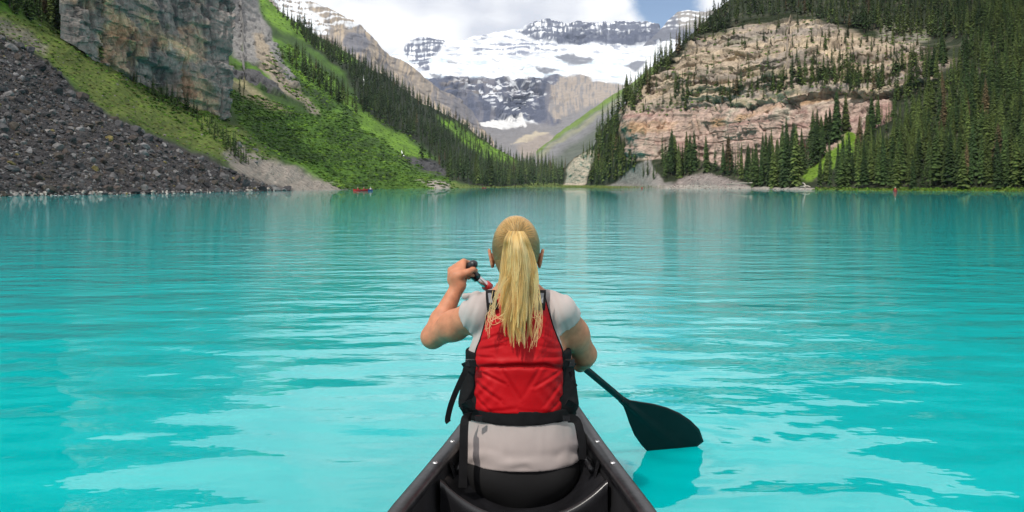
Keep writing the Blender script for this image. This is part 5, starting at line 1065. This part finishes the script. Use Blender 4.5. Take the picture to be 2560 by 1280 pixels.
# side panels: black mesh, bulging with a pocket on the left
for s in (-1, 1):
    sp = Field((cX + min(s * 0.10, s * 0.24), 2.64, tz(1045)), (cX + max(s * 0.10, s * 0.24), 2.98, tz(862)), 0.005)
    torso(sp, 0.012); sp.cap((cX + s * 0.165, 2.79, tz(930)), (cX + s * 0.168, 2.77, tz(1000)), 0.030, 0.040, 0.02, (1, 1.3, 1)); P = sp.grid(); sp.f += (0.003 * fbm(P / 0.03, 2)).astype(np.float32)
    sp.f = np.maximum(sp.f, (0.118 - s * (P[..., 0] - cX)).astype(np.float32)); sp.f = np.maximum(sp.f, np.abs(P[..., 2] - 0.5 * (tz(868) + tz(1040))).astype(np.float32) - 0.5 * (tz(868) - tz(1040)) + 0.004)
    vk('side_panel', sp.mesh('side_panel', M_MESH))
    c = W(1176 if s < 0 else 1424, 905, 2.70); V = []
    for dz in (-0.011, 0.011):
        for (a, b) in ((-0.016, -0.006), (0.016, -0.006), (0.016, 0.006), (-0.016, 0.006)): V.append(c + np.array((a, b - 0.012, dz)))
    vk('buckle', pymesh('buckle', V, [(0, 1, 5, 4), (1, 2, 6, 5), (2, 3, 7, 6), (3, 0, 4, 7), (4, 5, 6, 7), (3, 2, 1, 0)], M_PLASTIC, False))
    strap('side_strap', [W(1190 if s < 0 else 1408, 908, 2.665), W(1172 if s < 0 else 1424, 910, 2.69), W(1158 if s < 0 else 1436, 915, 2.76)], 0.020, (0, -1, 0.1), 0.004)
    strap('side_strap', [W(1182 if s < 0 else 1416, 1005, 2.675), W(1166 if s < 0 else 1430, 1012, 2.70), W(1152 if s < 0 else 1440, 1020, 2.77)], 0.022, (0, -1, 0.1), 0.004)
# waist belt
bl = Field((cX - 0.27, 2.60, 0.40), (cX + 0.27, 3.02, 0.50), 0.004); torso(bl, 0.020); P = bl.grid()
bl.f = np.maximum(bl.f, (np.abs(P[..., 2] - 0.446) - 0.021 - 0.003 * np.cos((P[..., 0] - cX) * 14)).astype(np.float32)); vk('waist_belt', bl.mesh('waist_belt', M_WEB))
for px_ in (1196, 1416):
    c = W(px_, 1052, 2.660); V = [c + np.array((a * 0.012, b * 0.003, d * 0.009 + 0.008)) for d in (-1, 1) for (a, b) in ((-1, -1), (1, -1), (1, 1), (-1, 1))]; vk('buckle', pymesh('buckle', V, [(0, 1, 5, 4), (1, 2, 6, 5), (2, 3, 7, 6), (3, 0, 4, 7), (4, 5, 6, 7), (3, 2, 1, 0)], M_PLASTIC, False))
# hanging strap tails
strap('strap_tail', [W(1178, 1042, 2.675), W(1164, 1046, 2.655), W(1160, 1075, 2.64), W(1159, 1130, 2.625), W(1157, 1219, 2.61)], 0.028, (0, -1, 0.05), 0.003, n=20)
strap('strap_tail', [W(1420, 1046, 2.66), W(1440, 1050, 2.66), W(1450, 1075, 2.65), W(1456, 1110, 2.64), W(1455, 1148, 2.635)], 0.026, (0.3, -1, 0.05), 0.003, n=18)
strap('strap_tail', [W(1176, 905, 2.70), W(1165, 925, 2.68), W(1146, 965, 2.68), W(1128, 1010, 2.69), W(1119, 1048, 2.70), W(1122, 1056, 2.70)], 0.019, (0.1, -1, 0.1), 0.003, n=22)
strap('strap_tail', [W(1424, 930, 2.72), W(1432, 948, 2.70), W(1441, 966, 2.70)], 0.009, (0.2, -1, 0.1), 0.003, n=8)
# collar of the vest behind the neck, grey inner lining
# --- hair: scalp cap, combed strands, ponytail
def mat_hair(name, mesh=False):
    m = bpy.data.materials.new(name); m.use_nodes = True; nt = m.node_tree; b = nt.nodes['Principled BSDF']; b.inputs['Roughness'].default_value = 0.55; b.inputs['Specular IOR Level'].default_value = 0.2
    at = nt.nodes.new('ShaderNodeAttribute'); at.attribute_name = 'zone'; nt.links.new(at.outputs['Color'], b.inputs['Base Color'])
    if not mesh:
        h = nt.nodes.new('ShaderNodeBsdfHairPrincipled'); h.parametrization = 'COLOR'; nt.links.new(at.outputs['Color'], h.inputs['Color']); h.inputs['Roughness'].default_value = 0.32; h.inputs['Radial Roughness'].default_value = 0.42; h.inputs['Coat'].default_value = 0.0
        mx = nt.nodes.new('ShaderNodeMixShader'); mx.inputs[0].default_value = 0.45; nt.links.new(b.outputs[0], mx.inputs[2]); nt.links.new(h.outputs[0], mx.inputs[1]); nt.links.new(mx.outputs[0], nt.nodes['Material Output'].inputs[0])
    return m
M_HAIR = mat_hair('blonde_hair', True); M_STRAND = mat_hair('blonde_strands')
BLOND = np.array([(0.66, 0.43, 0.14), (0.74, 0.53, 0.21), (0.56, 0.33, 0.09), (0.82, 0.64, 0.31), (0.44, 0.25, 0.07), (0.70, 0.47, 0.17)]); ROOT = np.array((0.21, 0.115, 0.042)); BLOND = BLOND * np.array((1.06, 0.97, 0.80))
hc = Field(HC - 0.14, HC + 0.14, 0.004); hc.ell(HC + np.array((0, -0.004, 0.004)), (0.080, 0.098, 0.109), 0.01); hc.cap(HC + np.array((0, -0.035, -0.06)), HC + np.array((0, -0.02, -0.095)), 0.058, 0.045, 0.03, (1, 0.9, 1))
P = hc.grid() - HC; hc.f = np.maximum(hc.f, (0.9 * P[..., 1] - 0.45 * P[..., 2] - 0.052).astype(np.float32)); hc.f = np.maximum(hc.f, (-0.098 - P[..., 2]).astype(np.float32))
earcut = np.linalg.norm((P - np.array((0, 0.03, -0.045))) * np.array((0.12, 1, 0.8)), axis=-1) - 0.036; hc.f = np.maximum(hc.f, np.where(np.abs(P[..., 0]) > 0.062, -earcut, -1).astype(np.float32))
hair = pk('hair', hc.mesh('hair', M_HAIR, lambda V: {'zone': np.array((0.30, 0.18, 0.07))[None, :] * (0.55 + 0.55 * sstep(-0.06, 0.06, V[:, 2] - HC[2]))[:, None] * np.ones((len(V), 1))}))  # cap colour darkens downward: brown roots plus painted shade below the crown
TIE = HC + np.array((0.002, -0.098, 0.040))
rh = np.random.default_rng(31); ST = []
def strand(pts, r0, r1, col0, col1, n=4):
    t = np.linspace(0, 1, len(pts)); ST.append((np.array(pts), r0 + (r1 - r0) * t ** 1.6, col0[None, :] * (1 - t[:, None]) + col1[None, :] * t[:, None]))
def hair_curves(name, m):
    hcv = bpy.data.hair_curves.new(name); hcv.add_curves([len(x[0]) for x in ST]); P_ = np.concatenate([x[0] for x in ST]).astype(np.float32); hcv.attributes['position'].data.foreach_set('vector', P_.ravel())
    ra = hcv.attributes.get('radius') or hcv.attributes.new('radius', 'FLOAT', 'POINT'); ra.data.foreach_set('value', np.concatenate([x[1] for x in ST]).astype(np.float32))
    ca = hcv.attributes.new('zone', 'FLOAT_COLOR', 'POINT'); c4 = np.ones((len(P_), 4), np.float32); c4[:, :3] = np.concatenate([x[2] for x in ST]); ca.data.foreach_set('color', c4.ravel()); hcv.materials.append(m); return hcv
for k in range(3200):          # combed back from the hairline to the tie over the skull
    th = rh.uniform(-math.pi, math.pi); el = rh.uniform(-0.9, 0.85) if abs(th) > 0.9 else rh.uniform(0.35, 1.2)
    d = np.array((math.sin(th) * math.cos(el), -math.cos(th) * math.cos(el), math.sin(el)))      # th=0 behind
    th2 = abs(th)
    if th2 < 0.9 and el < 0.5: el = rh.uniform(-0.9, 0.9); d = np.array((math.sin(th) * math.cos(el), -math.cos(th) * math.cos(el), math.sin(el)))
    s0 = d * np.array((0.081, 0.099, 0.110)); pts = []; tie = TIE - HC
    for t in np.linspace(0, 1, 12):
        q = s0 * (1 - t) + tie * t; dn = q / np.array((0.082, 0.100, 0.111)); L = np.linalg.norm(dn); q = q / L * (1.0 + 0.012 * math.sin(math.pi * t) * rh.uniform(0, 1)) if L > 1e-6 else q
        pts.append(HC + q + np.array((0, -0.004, 0.004)))
    top = sstep(-0.02, 0.07, s0[2]); c0 = ROOT * (0.6 + 1.6 * top) * rh.uniform(0.7, 1.2); c1 = BLOND[rh.integers(6)] * rh.uniform(0.65, 1.0) * (0.6 + 0.4 * top);  # sunlit crown and shaded low sides are mixed into the strand colours
    if s0[2] > -0.085 and not (abs(s0[0]) > 0.06 and s0[2] < -0.01 and s0[1] > 0.0): strand(pts, 0.0011, 0.0009, c0, c1)
pk('combed_hair', hair_curves('combed_hair', M_STRAND), hair); ST = []
rows_ = [(578, 1290, 12), (588, 1290, 17), (602, 1291, 22), (630, 1294, 27), (665, 1296, 30), (710, 1297, 32), (770, 1294, 34), (830, 1292, 35), (890, 1296, 26)]
core = smoothpts([W(1290, 590, 2.70), W(1292, 620, 2.688), W(1296, 680, 2.676), W(1297, 740, 2.664), W(1296, 800, 2.652), W(1296, 838, 2.646)], 16); V, Fs = tube(core, [0.010, 0.016, 0.023, 0.027, 0.030, 0.032, 0.034, 0.035, 0.036, 0.036, 0.035, 0.033, 0.029, 0.023, 0.014, 0.005], 16, squash=(0.30, 1.0), up=(0, -1, 0))
me = pymesh('ponytail_core', V, Fs, M_HAIR); at_ = me.color_attributes.new('zone', 'FLOAT_COLOR', 'POINT'); at_.data.foreach_set('color', np.tile(np.array((0.30, 0.185, 0.065, 1), np.float32), len(me.vertices))); pk('ponytail_core', me, hair)
NL = 74
for lk in range(NL):          # ponytail: locks that gather to their own tips
    u0 = max(-1, min(1, rh.normal() * 0.55)); dpt = rh.uniform(0, 1); ln = rh.uniform(0.60, 1.0) * (1 - 0.12 * abs(u0)) * (0.85 + 0.15 * dpt); u1 = max(-1.25, min(1.05, 0.85 * u0 + rh.normal() * 0.42)); um = u0 + rh.normal() * 0.2
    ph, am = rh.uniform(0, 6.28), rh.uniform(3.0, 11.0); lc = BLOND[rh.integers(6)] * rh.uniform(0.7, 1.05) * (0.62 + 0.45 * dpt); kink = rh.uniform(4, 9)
    for k in range(52):
        du, dd = rh.normal() * 0.15, rh.normal() * 0.005; l2 = ln * rh.uniform(0.86, 1.05); pts = []; p2 = rh.uniform(0, 6.28); w2 = rh.uniform(0.2, 1.5); stray = 1 if rh.random() > 0.06 else 0.2
        for t in np.linspace(0, 1, 20):
            py = 578 + 314 * l2 * t; cxp = np.interp(py, [r[0] for r in rows_], [r[1] for r in rows_]); hw_ = np.interp(py, [r[0] for r in rows_], [r[2] for r in rows_])
            gather = 1 - 0.85 * stray * sstep(0.35, 1.0, t); uu = (u0 * (1 - t) ** 2 + 2 * um * t * (1 - t) + u1 * t * t) + du * gather
            x = cxp + uu * hw_ + am * math.sin(ph + t * kink) * t + w2 * math.sin(p2 + t * 9)
            D = np.interp(py, [578, 586, 600, 630, 660, 720, 780, 890], [2.712, 2.692, 2.676, 2.668, 2.663, 2.652, 2.637, 2.620]) - 0.034 * (1 - min(1, abs(uu)) ** 2) * dpt * min(1, t * 5) + 0.022 * abs(uu) * min(1, t * 5) + dd * gather
            pts.append(W(x, py, D))
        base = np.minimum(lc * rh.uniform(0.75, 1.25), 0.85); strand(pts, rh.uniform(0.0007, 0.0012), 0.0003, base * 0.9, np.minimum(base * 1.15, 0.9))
for (pa) in ([(1240, 740), (1225, 790), (1245, 800), (1262, 790)], [(1250, 700), (1236, 760), (1222, 800), (1218, 828)], [(1262, 690), (1240, 750), (1232, 790), (1228, 800)], [(1340, 700), (1350, 770), (1348, 830), (1338, 862)], [(1338, 690), (1343, 780), (1346, 800), (1330, 870)]):
    for q in range(7): strand(smoothpts([W(x + rh.normal() * 5, y + rh.normal() * 7, 2.632) for x, y in pa], 14), 0.0010, 0.0004, BLOND[1], BLOND[3])
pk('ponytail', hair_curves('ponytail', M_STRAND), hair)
M_TIE = mat('hair_tie', (0.20, 0.13, 0.05), 0.6)
V, Fs = tube([TIE + np.array((0.020 * math.cos(a), -0.006, 0.016 * math.sin(a))) for a in np.linspace(0, 2 * math.pi, 17)], 0.005, 6, False); pk('hair_tie', pymesh('hair_tie', V, Fs, M_TIE), hair)

# ---------------------------------------------------------------- paddle
M_ALU = mat('aluminium_tube', (0.55, 0.52, 0.52), 0.25, metal=1.0, var=0.08); M_REDCLIP = mat('red_plastic_clip', (0.35, 0.01, 0.012), 0.35)
M_BLADE = mat('black_blade', (0.004, 0.004, 0.005), 0.4, spec=0.3, var=0.3, scale=12, bump=0.1, bscale=80, bdist=0.002)
paddle = empty('paddle', PA, label='canoe paddle with black blade dipping into the water right of the canoe', category='paddle')
def dk(name, me, parent=None):
    o = bpy.data.objects.new(name, me); COL.objects.link(o); o.parent = parent or paddle; o.matrix_parent_inverse = Matrix.Translation(-paddle.location); return o
LSH = np.linalg.norm(W(1555, 1005, 3.545) - PA); tB = np.linalg.norm(PB - PA)
def pl(d): return PA + PD * d
# shaft point seen at px 1555
tb0 = min(np.linspace(0, tB, 800), key=lambda d: abs(CX + F * pl(d)[0] / pl(d)[1] - 1552))
V, Fs = tube([pl(0.045), pl(0.22)], 0.0135, 16); dk('upper_shaft', pymesh('upper_shaft', V, Fs, M_ALU))
V, Fs = tube([pl(0.20), pl(tb0 + 0.05)], 0.0150, 16); dk('shaft', pymesh('shaft', V, Fs, M_BLADE))
V, Fs = tube([pl(0.0), pl(0.03), pl(0.031), pl(0.062)], [0.014, 0.016, 0.0185, 0.0175], 16); dk('grip_collar', pymesh('grip_collar', V, Fs, M_PLASTIC))
V, Fs = tube([pl(0.108), pl(0.110), pl(0.132), pl(0.134)], [0.016, 0.0195, 0.0195, 0.016], 16); cl_ = dk('clip', pymesh('clip', V, Fs, M_REDCLIP))
bz = np.linspace(-1, 1, 15); V, Fs = tube([PA + BA * 0.052 * t for t in bz], [0.0165 * (1 - max(0, abs(t) - 0.72) ** 2 * 9) + 0.001 for t in bz], 16); dk('grip', pymesh('grip', V, Fs, M_PLASTIC))
# blade: broad dihedral face, widening to a slanted end
side = np.array((0.80, 0.18, -0.0)); side = np.array((0.62, -0.15, 0.62)); side -= PD * side.dot(PD); side /= np.linalg.norm(side); bn = np.cross(PD, side)
LB = tB - tb0 + 0.16; prof = [(0.0, 0.016, 0.016), (0.04, 0.020, 0.019), (0.09, 0.045, 0.038), (0.15, 0.078, 0.064), (0.22, 0.106, 0.090), (0.30, 0.126, 0.106), (0.38, 0.134, 0.114), (0.46, 0.130, 0.114), (0.54, 0.10, 0.10)]
nb_ = 40; S = np.linspace(0, 0.54, nb_); V = []; nw = 17
for s in S:
    a, b = np.interp(s, [p[0] for p in prof], [p[1] for p in prof]), np.interp(s, [p[0] for p in prof], [p[2] for p in prof])
    for w_ in np.linspace(-b, a, nw):
        rib = 0.013 * math.exp(-(w_ / 0.013) ** 2) * (1 - s / 0.56); V.append(pl(tb0 + s) + side * w_ + bn * (0.003 + rib + 0.10 * w_ * w_))
n0 = len(V); V = np.array(V); V2 = V - bn * 0.006; V2 -= bn[None, :] * (np.abs(((V - pl(0)) @ side)) < 0.01)[:, None] * 0.012
Fg = gridfaces(nb_, nw); b_ = [i * nw for i in range(nb_)] + [(nb_ - 1) * nw + j for j in range(1, nw)] + [i * nw + nw - 1 for i in range(nb_ - 2, -1, -1)] + [j for j in range(nw - 2, 0, -1)]
rim = np.array([(b_[k], b_[k] + n0, b_[(k + 1) % len(b_)] + n0, b_[(k + 1) % len(b_)]) for k in range(len(b_))])
dk('blade', mesh_np('blade', np.concatenate([V, V2]), np.concatenate([Fg, Fg[:, ::-1] + n0, rim]), [M_BLADE], True))
# ================================================================== OTHER BOATS, WATERFALLS, DRIFTWOOD
M_REDHULL = mat('red_canoe_hull', (0.50, 0.012, 0.012), 0.35); M_BLUEHULL = mat('blue_kayak_hull', (0.05, 0.07, 0.22), 0.4); M_TRIM = mat('dark_red_boat_trim', (0.30, 0.015, 0.015), 0.5)
def small_boat(name, px, py, D, L, Wd, yaw, hullmat, label, cat, grp=None):
    p = W(px, py, D); p[2] = 0; o = empty(name, p, label=label, category=cat); o.rotation_euler = (0, 0, yaw)
    if grp: o['group'] = grp
    n, ns = 25, 9; V = []; VT = []
    for i in range(n):
        t = -1 + 2 * i / (n - 1); w = Wd / 2 * (1 - abs(t) ** 2.2) + 0.01; zt = 0.40 + 0.16 * abs(t) ** 3; zk = -0.1 + 0.2 * max(0, abs(t) - 0.8)
        for j in range(ns):
            a = math.pi * j / (ns - 1); c = math.cos(a); V.append((t * L / 2, w * math.copysign(abs(c) ** 0.6, c), zt - (zt - zk) * abs(math.sin(a)) ** 0.7))
    obj('hull', mesh_np('hull', V, gridfaces(n, ns), [hullmat]), o)
    for s in (-1, 1):
        pts = [(-L / 2 + L * i / 20, s * (Wd / 2 * (1 - abs(-1 + i / 10) ** 2.2) + 0.01), 0.41 + 0.16 * abs(-1 + i / 10) ** 3) for i in range(21)]; Vt, Ft = tube(pts, 0.025, 6); obj('gunwale', pymesh('gunwale', Vt, Ft, M_TRIM), o)
    return o
def small_person(boat, along, shirtcol, label, grp=None, hat=None):
    q = Vector(boat.location) + Vector((math.cos(boat.rotation_euler.z) * along, math.sin(boat.rotation_euler.z) * along, 0.12)); o = empty('person', q, label=label, category='person'); o.rotation_euler = boat.rotation_euler
    if grp: o['group'] = grp
    if 'body' not in SMALL:
        f = Field((-0.35, -0.4, -0.05), (0.75, 0.4, 1.0), 0.022); f.cap((0, 0, 0.62), (0, 0, 0.72), 0.05, None, 0.02); f.ell((0.02, 0, 0.82), (0.095, 0.078, 0.115), 0.02); f.cap((0, 0, 0.12), (0, 0, 0.5), 0.13, 0.14, 0.03)
        for s in (-1, 1): f.cap((0, s * 0.18, 0.53), (0.16, s * 0.25, 0.34), 0.05, 0.042, 0.02); f.cap((0.16, s * 0.25, 0.34), (0.36, s * 0.16, 0.36), 0.042, 0.03, 0.02); f.cap((0.02, s * 0.09, 0.08), (0.5, s * 0.12, 0.14), 0.09, 0.06, 0.03)
        SMALL['body'] = f.mesh('body', M_SKIN)
    obj('body', SMALL['body'], o)
    key = tuple(shirtcol)
    if key not in SMALL:
        f = Field((-0.3, -0.4, 0.0), (0.4, 0.4, 0.75), 0.022); f.cap((0, 0, 0.1), (0, 0, 0.48), 0.155, 0.165, 0.03, (0.8, 1.1, 1)); f.cap((0, -0.14, 0.55), (0, 0.14, 0.55), 0.085, None, 0.03)
        for s in (-1, 1): f.cap((0, s * 0.18, 0.53), (0.10, s * 0.23, 0.41), 0.068, 0.06, 0.02)
        SMALL[key] = f.mesh('shirt', mat('cloth', shirtcol, 0.9))
    obj('shirt', SMALL[key], o)
    if hat is not None:
        f = Field((-0.15, -0.15, 0.78), (0.22, 0.15, 1.0), 0.018); f.ell((0.01, 0, 0.87), (0.105, 0.09, 0.085), 0.01); f.cap((0.08, 0, 0.85), (0.16, 0, 0.84), 0.05, 0.05, 0.02, (1, 1.3, 0.3)); obj('hat', f.mesh('hat', mat('hat_cloth', hat, 0.9)), o)
SMALL = {}
b1 = small_boat('canoe', 902, 478, 203, 4.4, 0.9, 0.75, M_REDHULL, 'small red canoe with two people near the left shore below the green slope', 'canoe')
small_person(b1, -0.9, (0.35, 0.05, 0.04), 'tiny person in dark red top in the red canoe near left shore', hat=(0.5, 0.45, 0.4)); small_person(b1, 0.9, (0.30, 0.04, 0.04), 'tiny person in red top at the right end of the left red canoe', hat=(0.5, 0.45, 0.4))
b2 = small_boat('kayak', 926, 478, 204, 2.6, 0.6, 1.25, M_BLUEHULL, 'small blue kayak just right of the red canoe near left shore', 'kayak'); small_person(b2, 0.0, (0.55, 0.60, 0.72), 'tiny person in pale blue top in the blue kayak', hat=(0.7, 0.7, 0.7))
b3 = small_boat('canoe', 2238, 480.5, 169, 4.6, 0.9, 1.12, M_REDHULL, 'small red canoe in front of the right forest shore', 'canoe')
small_person(b3, -1.2, (0.42, 0.03, 0.03), 'tiny person with pale hat at the near end of the right red canoe', hat=(0.6, 0.58, 0.55)); small_person(b3, 0.5, (0.45, 0.03, 0.03), 'tiny person in red top in the right red canoe', hat=None); small_person(b3, 1.5, (0.40, 0.04, 0.04), 'tiny person in dark red at the far end of right red canoe', hat=(0.6, 0.6, 0.6))
b4 = small_boat('canoe', 1605, 472.2, 390, 4.4, 0.85, 1.5, M_REDHULL, 'tiny red canoe seen end-on before the grey scree cone', 'canoe'); small_person(b4, -0.6, (0.5, 0.04, 0.03), 'tiny person in red in the end-on canoe before the scree cone')
b5 = small_boat('canoe', 1211, 470.4, 540, 4.4, 0.85, 0.9, M_REDHULL, 'tiny red canoe at the grassy head of the lake', 'canoe'); small_person(b5, 0.3, (0.6, 0.55, 0.5), 'tiny pale figure in the red canoe at the lake head')

# waterfalls: ribbons of broken white water down the rock
M_FALL = mat('white_water', (0.75, 0.78, 0.80), 0.6, var=0.15, scale=0.3)
def waterfall(pts, wpx, label):
    pts = np.array(pts, float); n = 22; s = smoothpts(np.c_[pts, np.zeros(len(pts))], n); q, nn, ok = left.at(s[:, 0], s[:, 1]); q = q - (q - np.array((0, 0, H))) * 0.006; V = []; r = np.random.default_rng(int(pts[0, 0]))
    for k in range(n):
        w = wpx * q[k][1] / F * r.uniform(0.5, 1.1) * (0.5 + 0.5 * k / n); x = r.uniform(-0.15, 0.15) * w
        for a, d in ((-1, 0), (-0.4, -0.6), (0.3, -0.7), (1, 0)): V.append(q[k] + np.array((x + a * w / 2, d * w * 0.5, 0)))
    return obj('waterfall', mesh_np('waterfall', V, gridfaces(n, 4), [M_FALL]), label=label, category='waterfall')
waterfall([(911, 186), (909, 197), (912, 206), (910, 212)], 3.5, 'thin white waterfall high on the green left hillside')
waterfall([(1003, 377), (1007, 388), (1013, 396), (1018, 402)], 4, 'white cascade above the dark gully low on the left hillside')

# driftwood and the washed-out gully at the right shore
M_WOOD = mat('bleached_driftwood', (0.42, 0.38, 0.33), 0.85, var=0.2, scale=2)
for k, (x0, y0, x1, y1, r_) in enumerate(((2003, 455, 2012, 466, 0.28), (2008, 466, 2024, 468, 0.3), (1880, 456, 1815, 463, 0.28), (2012, 470, 1998, 467, 0.22))):
    qa, _, _ = right.at([x0], [y0]); qb, _, _ = right.at([x1], [y1]); a, b = qa[0] + np.array((0, -0.4, 0.4)), qb[0] + np.array((0, -0.4, 0.3)); m_ = (a + b) / 2 + np.array((0.2, -0.3, 0.2)); V, Fs = tube(smoothpts([a, m_, b], 9), np.linspace(r_, r_ * 0.6, 9), 8)
    obj('driftwood', pymesh('driftwood', V, Fs, M_WOOD), label=('thick bleached log below the green patch on the right shore', 'short bleached log lying flat at the right waterline', 'long pale log across the rubble heap on right shore', 'small bleached log beside the green patch')[k], category='log', group='driftwood on the right shore')

# ---------------------------------------------------------------- thin mountain air
hz = bpy.data.materials.new('mountain_air'); hz.use_nodes = True; nt = hz.node_tree; nt.nodes.clear(); ho = nt.nodes.new('ShaderNodeOutputMaterial'); pv = nt.nodes.new('ShaderNodeVolumePrincipled')
pv.inputs['Color'].default_value = (0.62, 0.76, 1.0, 1); pv.inputs['Density'].default_value = 2.6e-5; pv.inputs['Anisotropy'].default_value = 0.0; nt.links.new(pv.outputs[0], ho.inputs['Volume'])
x0, x1, y0, y1, z0, z1 = -13500, 13500, -3500, 9500, -7.5, 1900
obj('haze', mesh_np('haze', [(x0, y0, z0), (x1, y0, z0), (x1, y1, z0), (x0, y1, z0), (x0, y0, z1), (x1, y0, z1), (x1, y1, z1), (x0, y1, z1)], [(3, 2, 1, 0), (4, 5, 6, 7), (0, 1, 5, 4), (1, 2, 6, 5), (2, 3, 7, 6), (3, 0, 4, 7)], [hz], False), kind='stuff', label='thin bluish mountain air over the whole valley', category='haze')
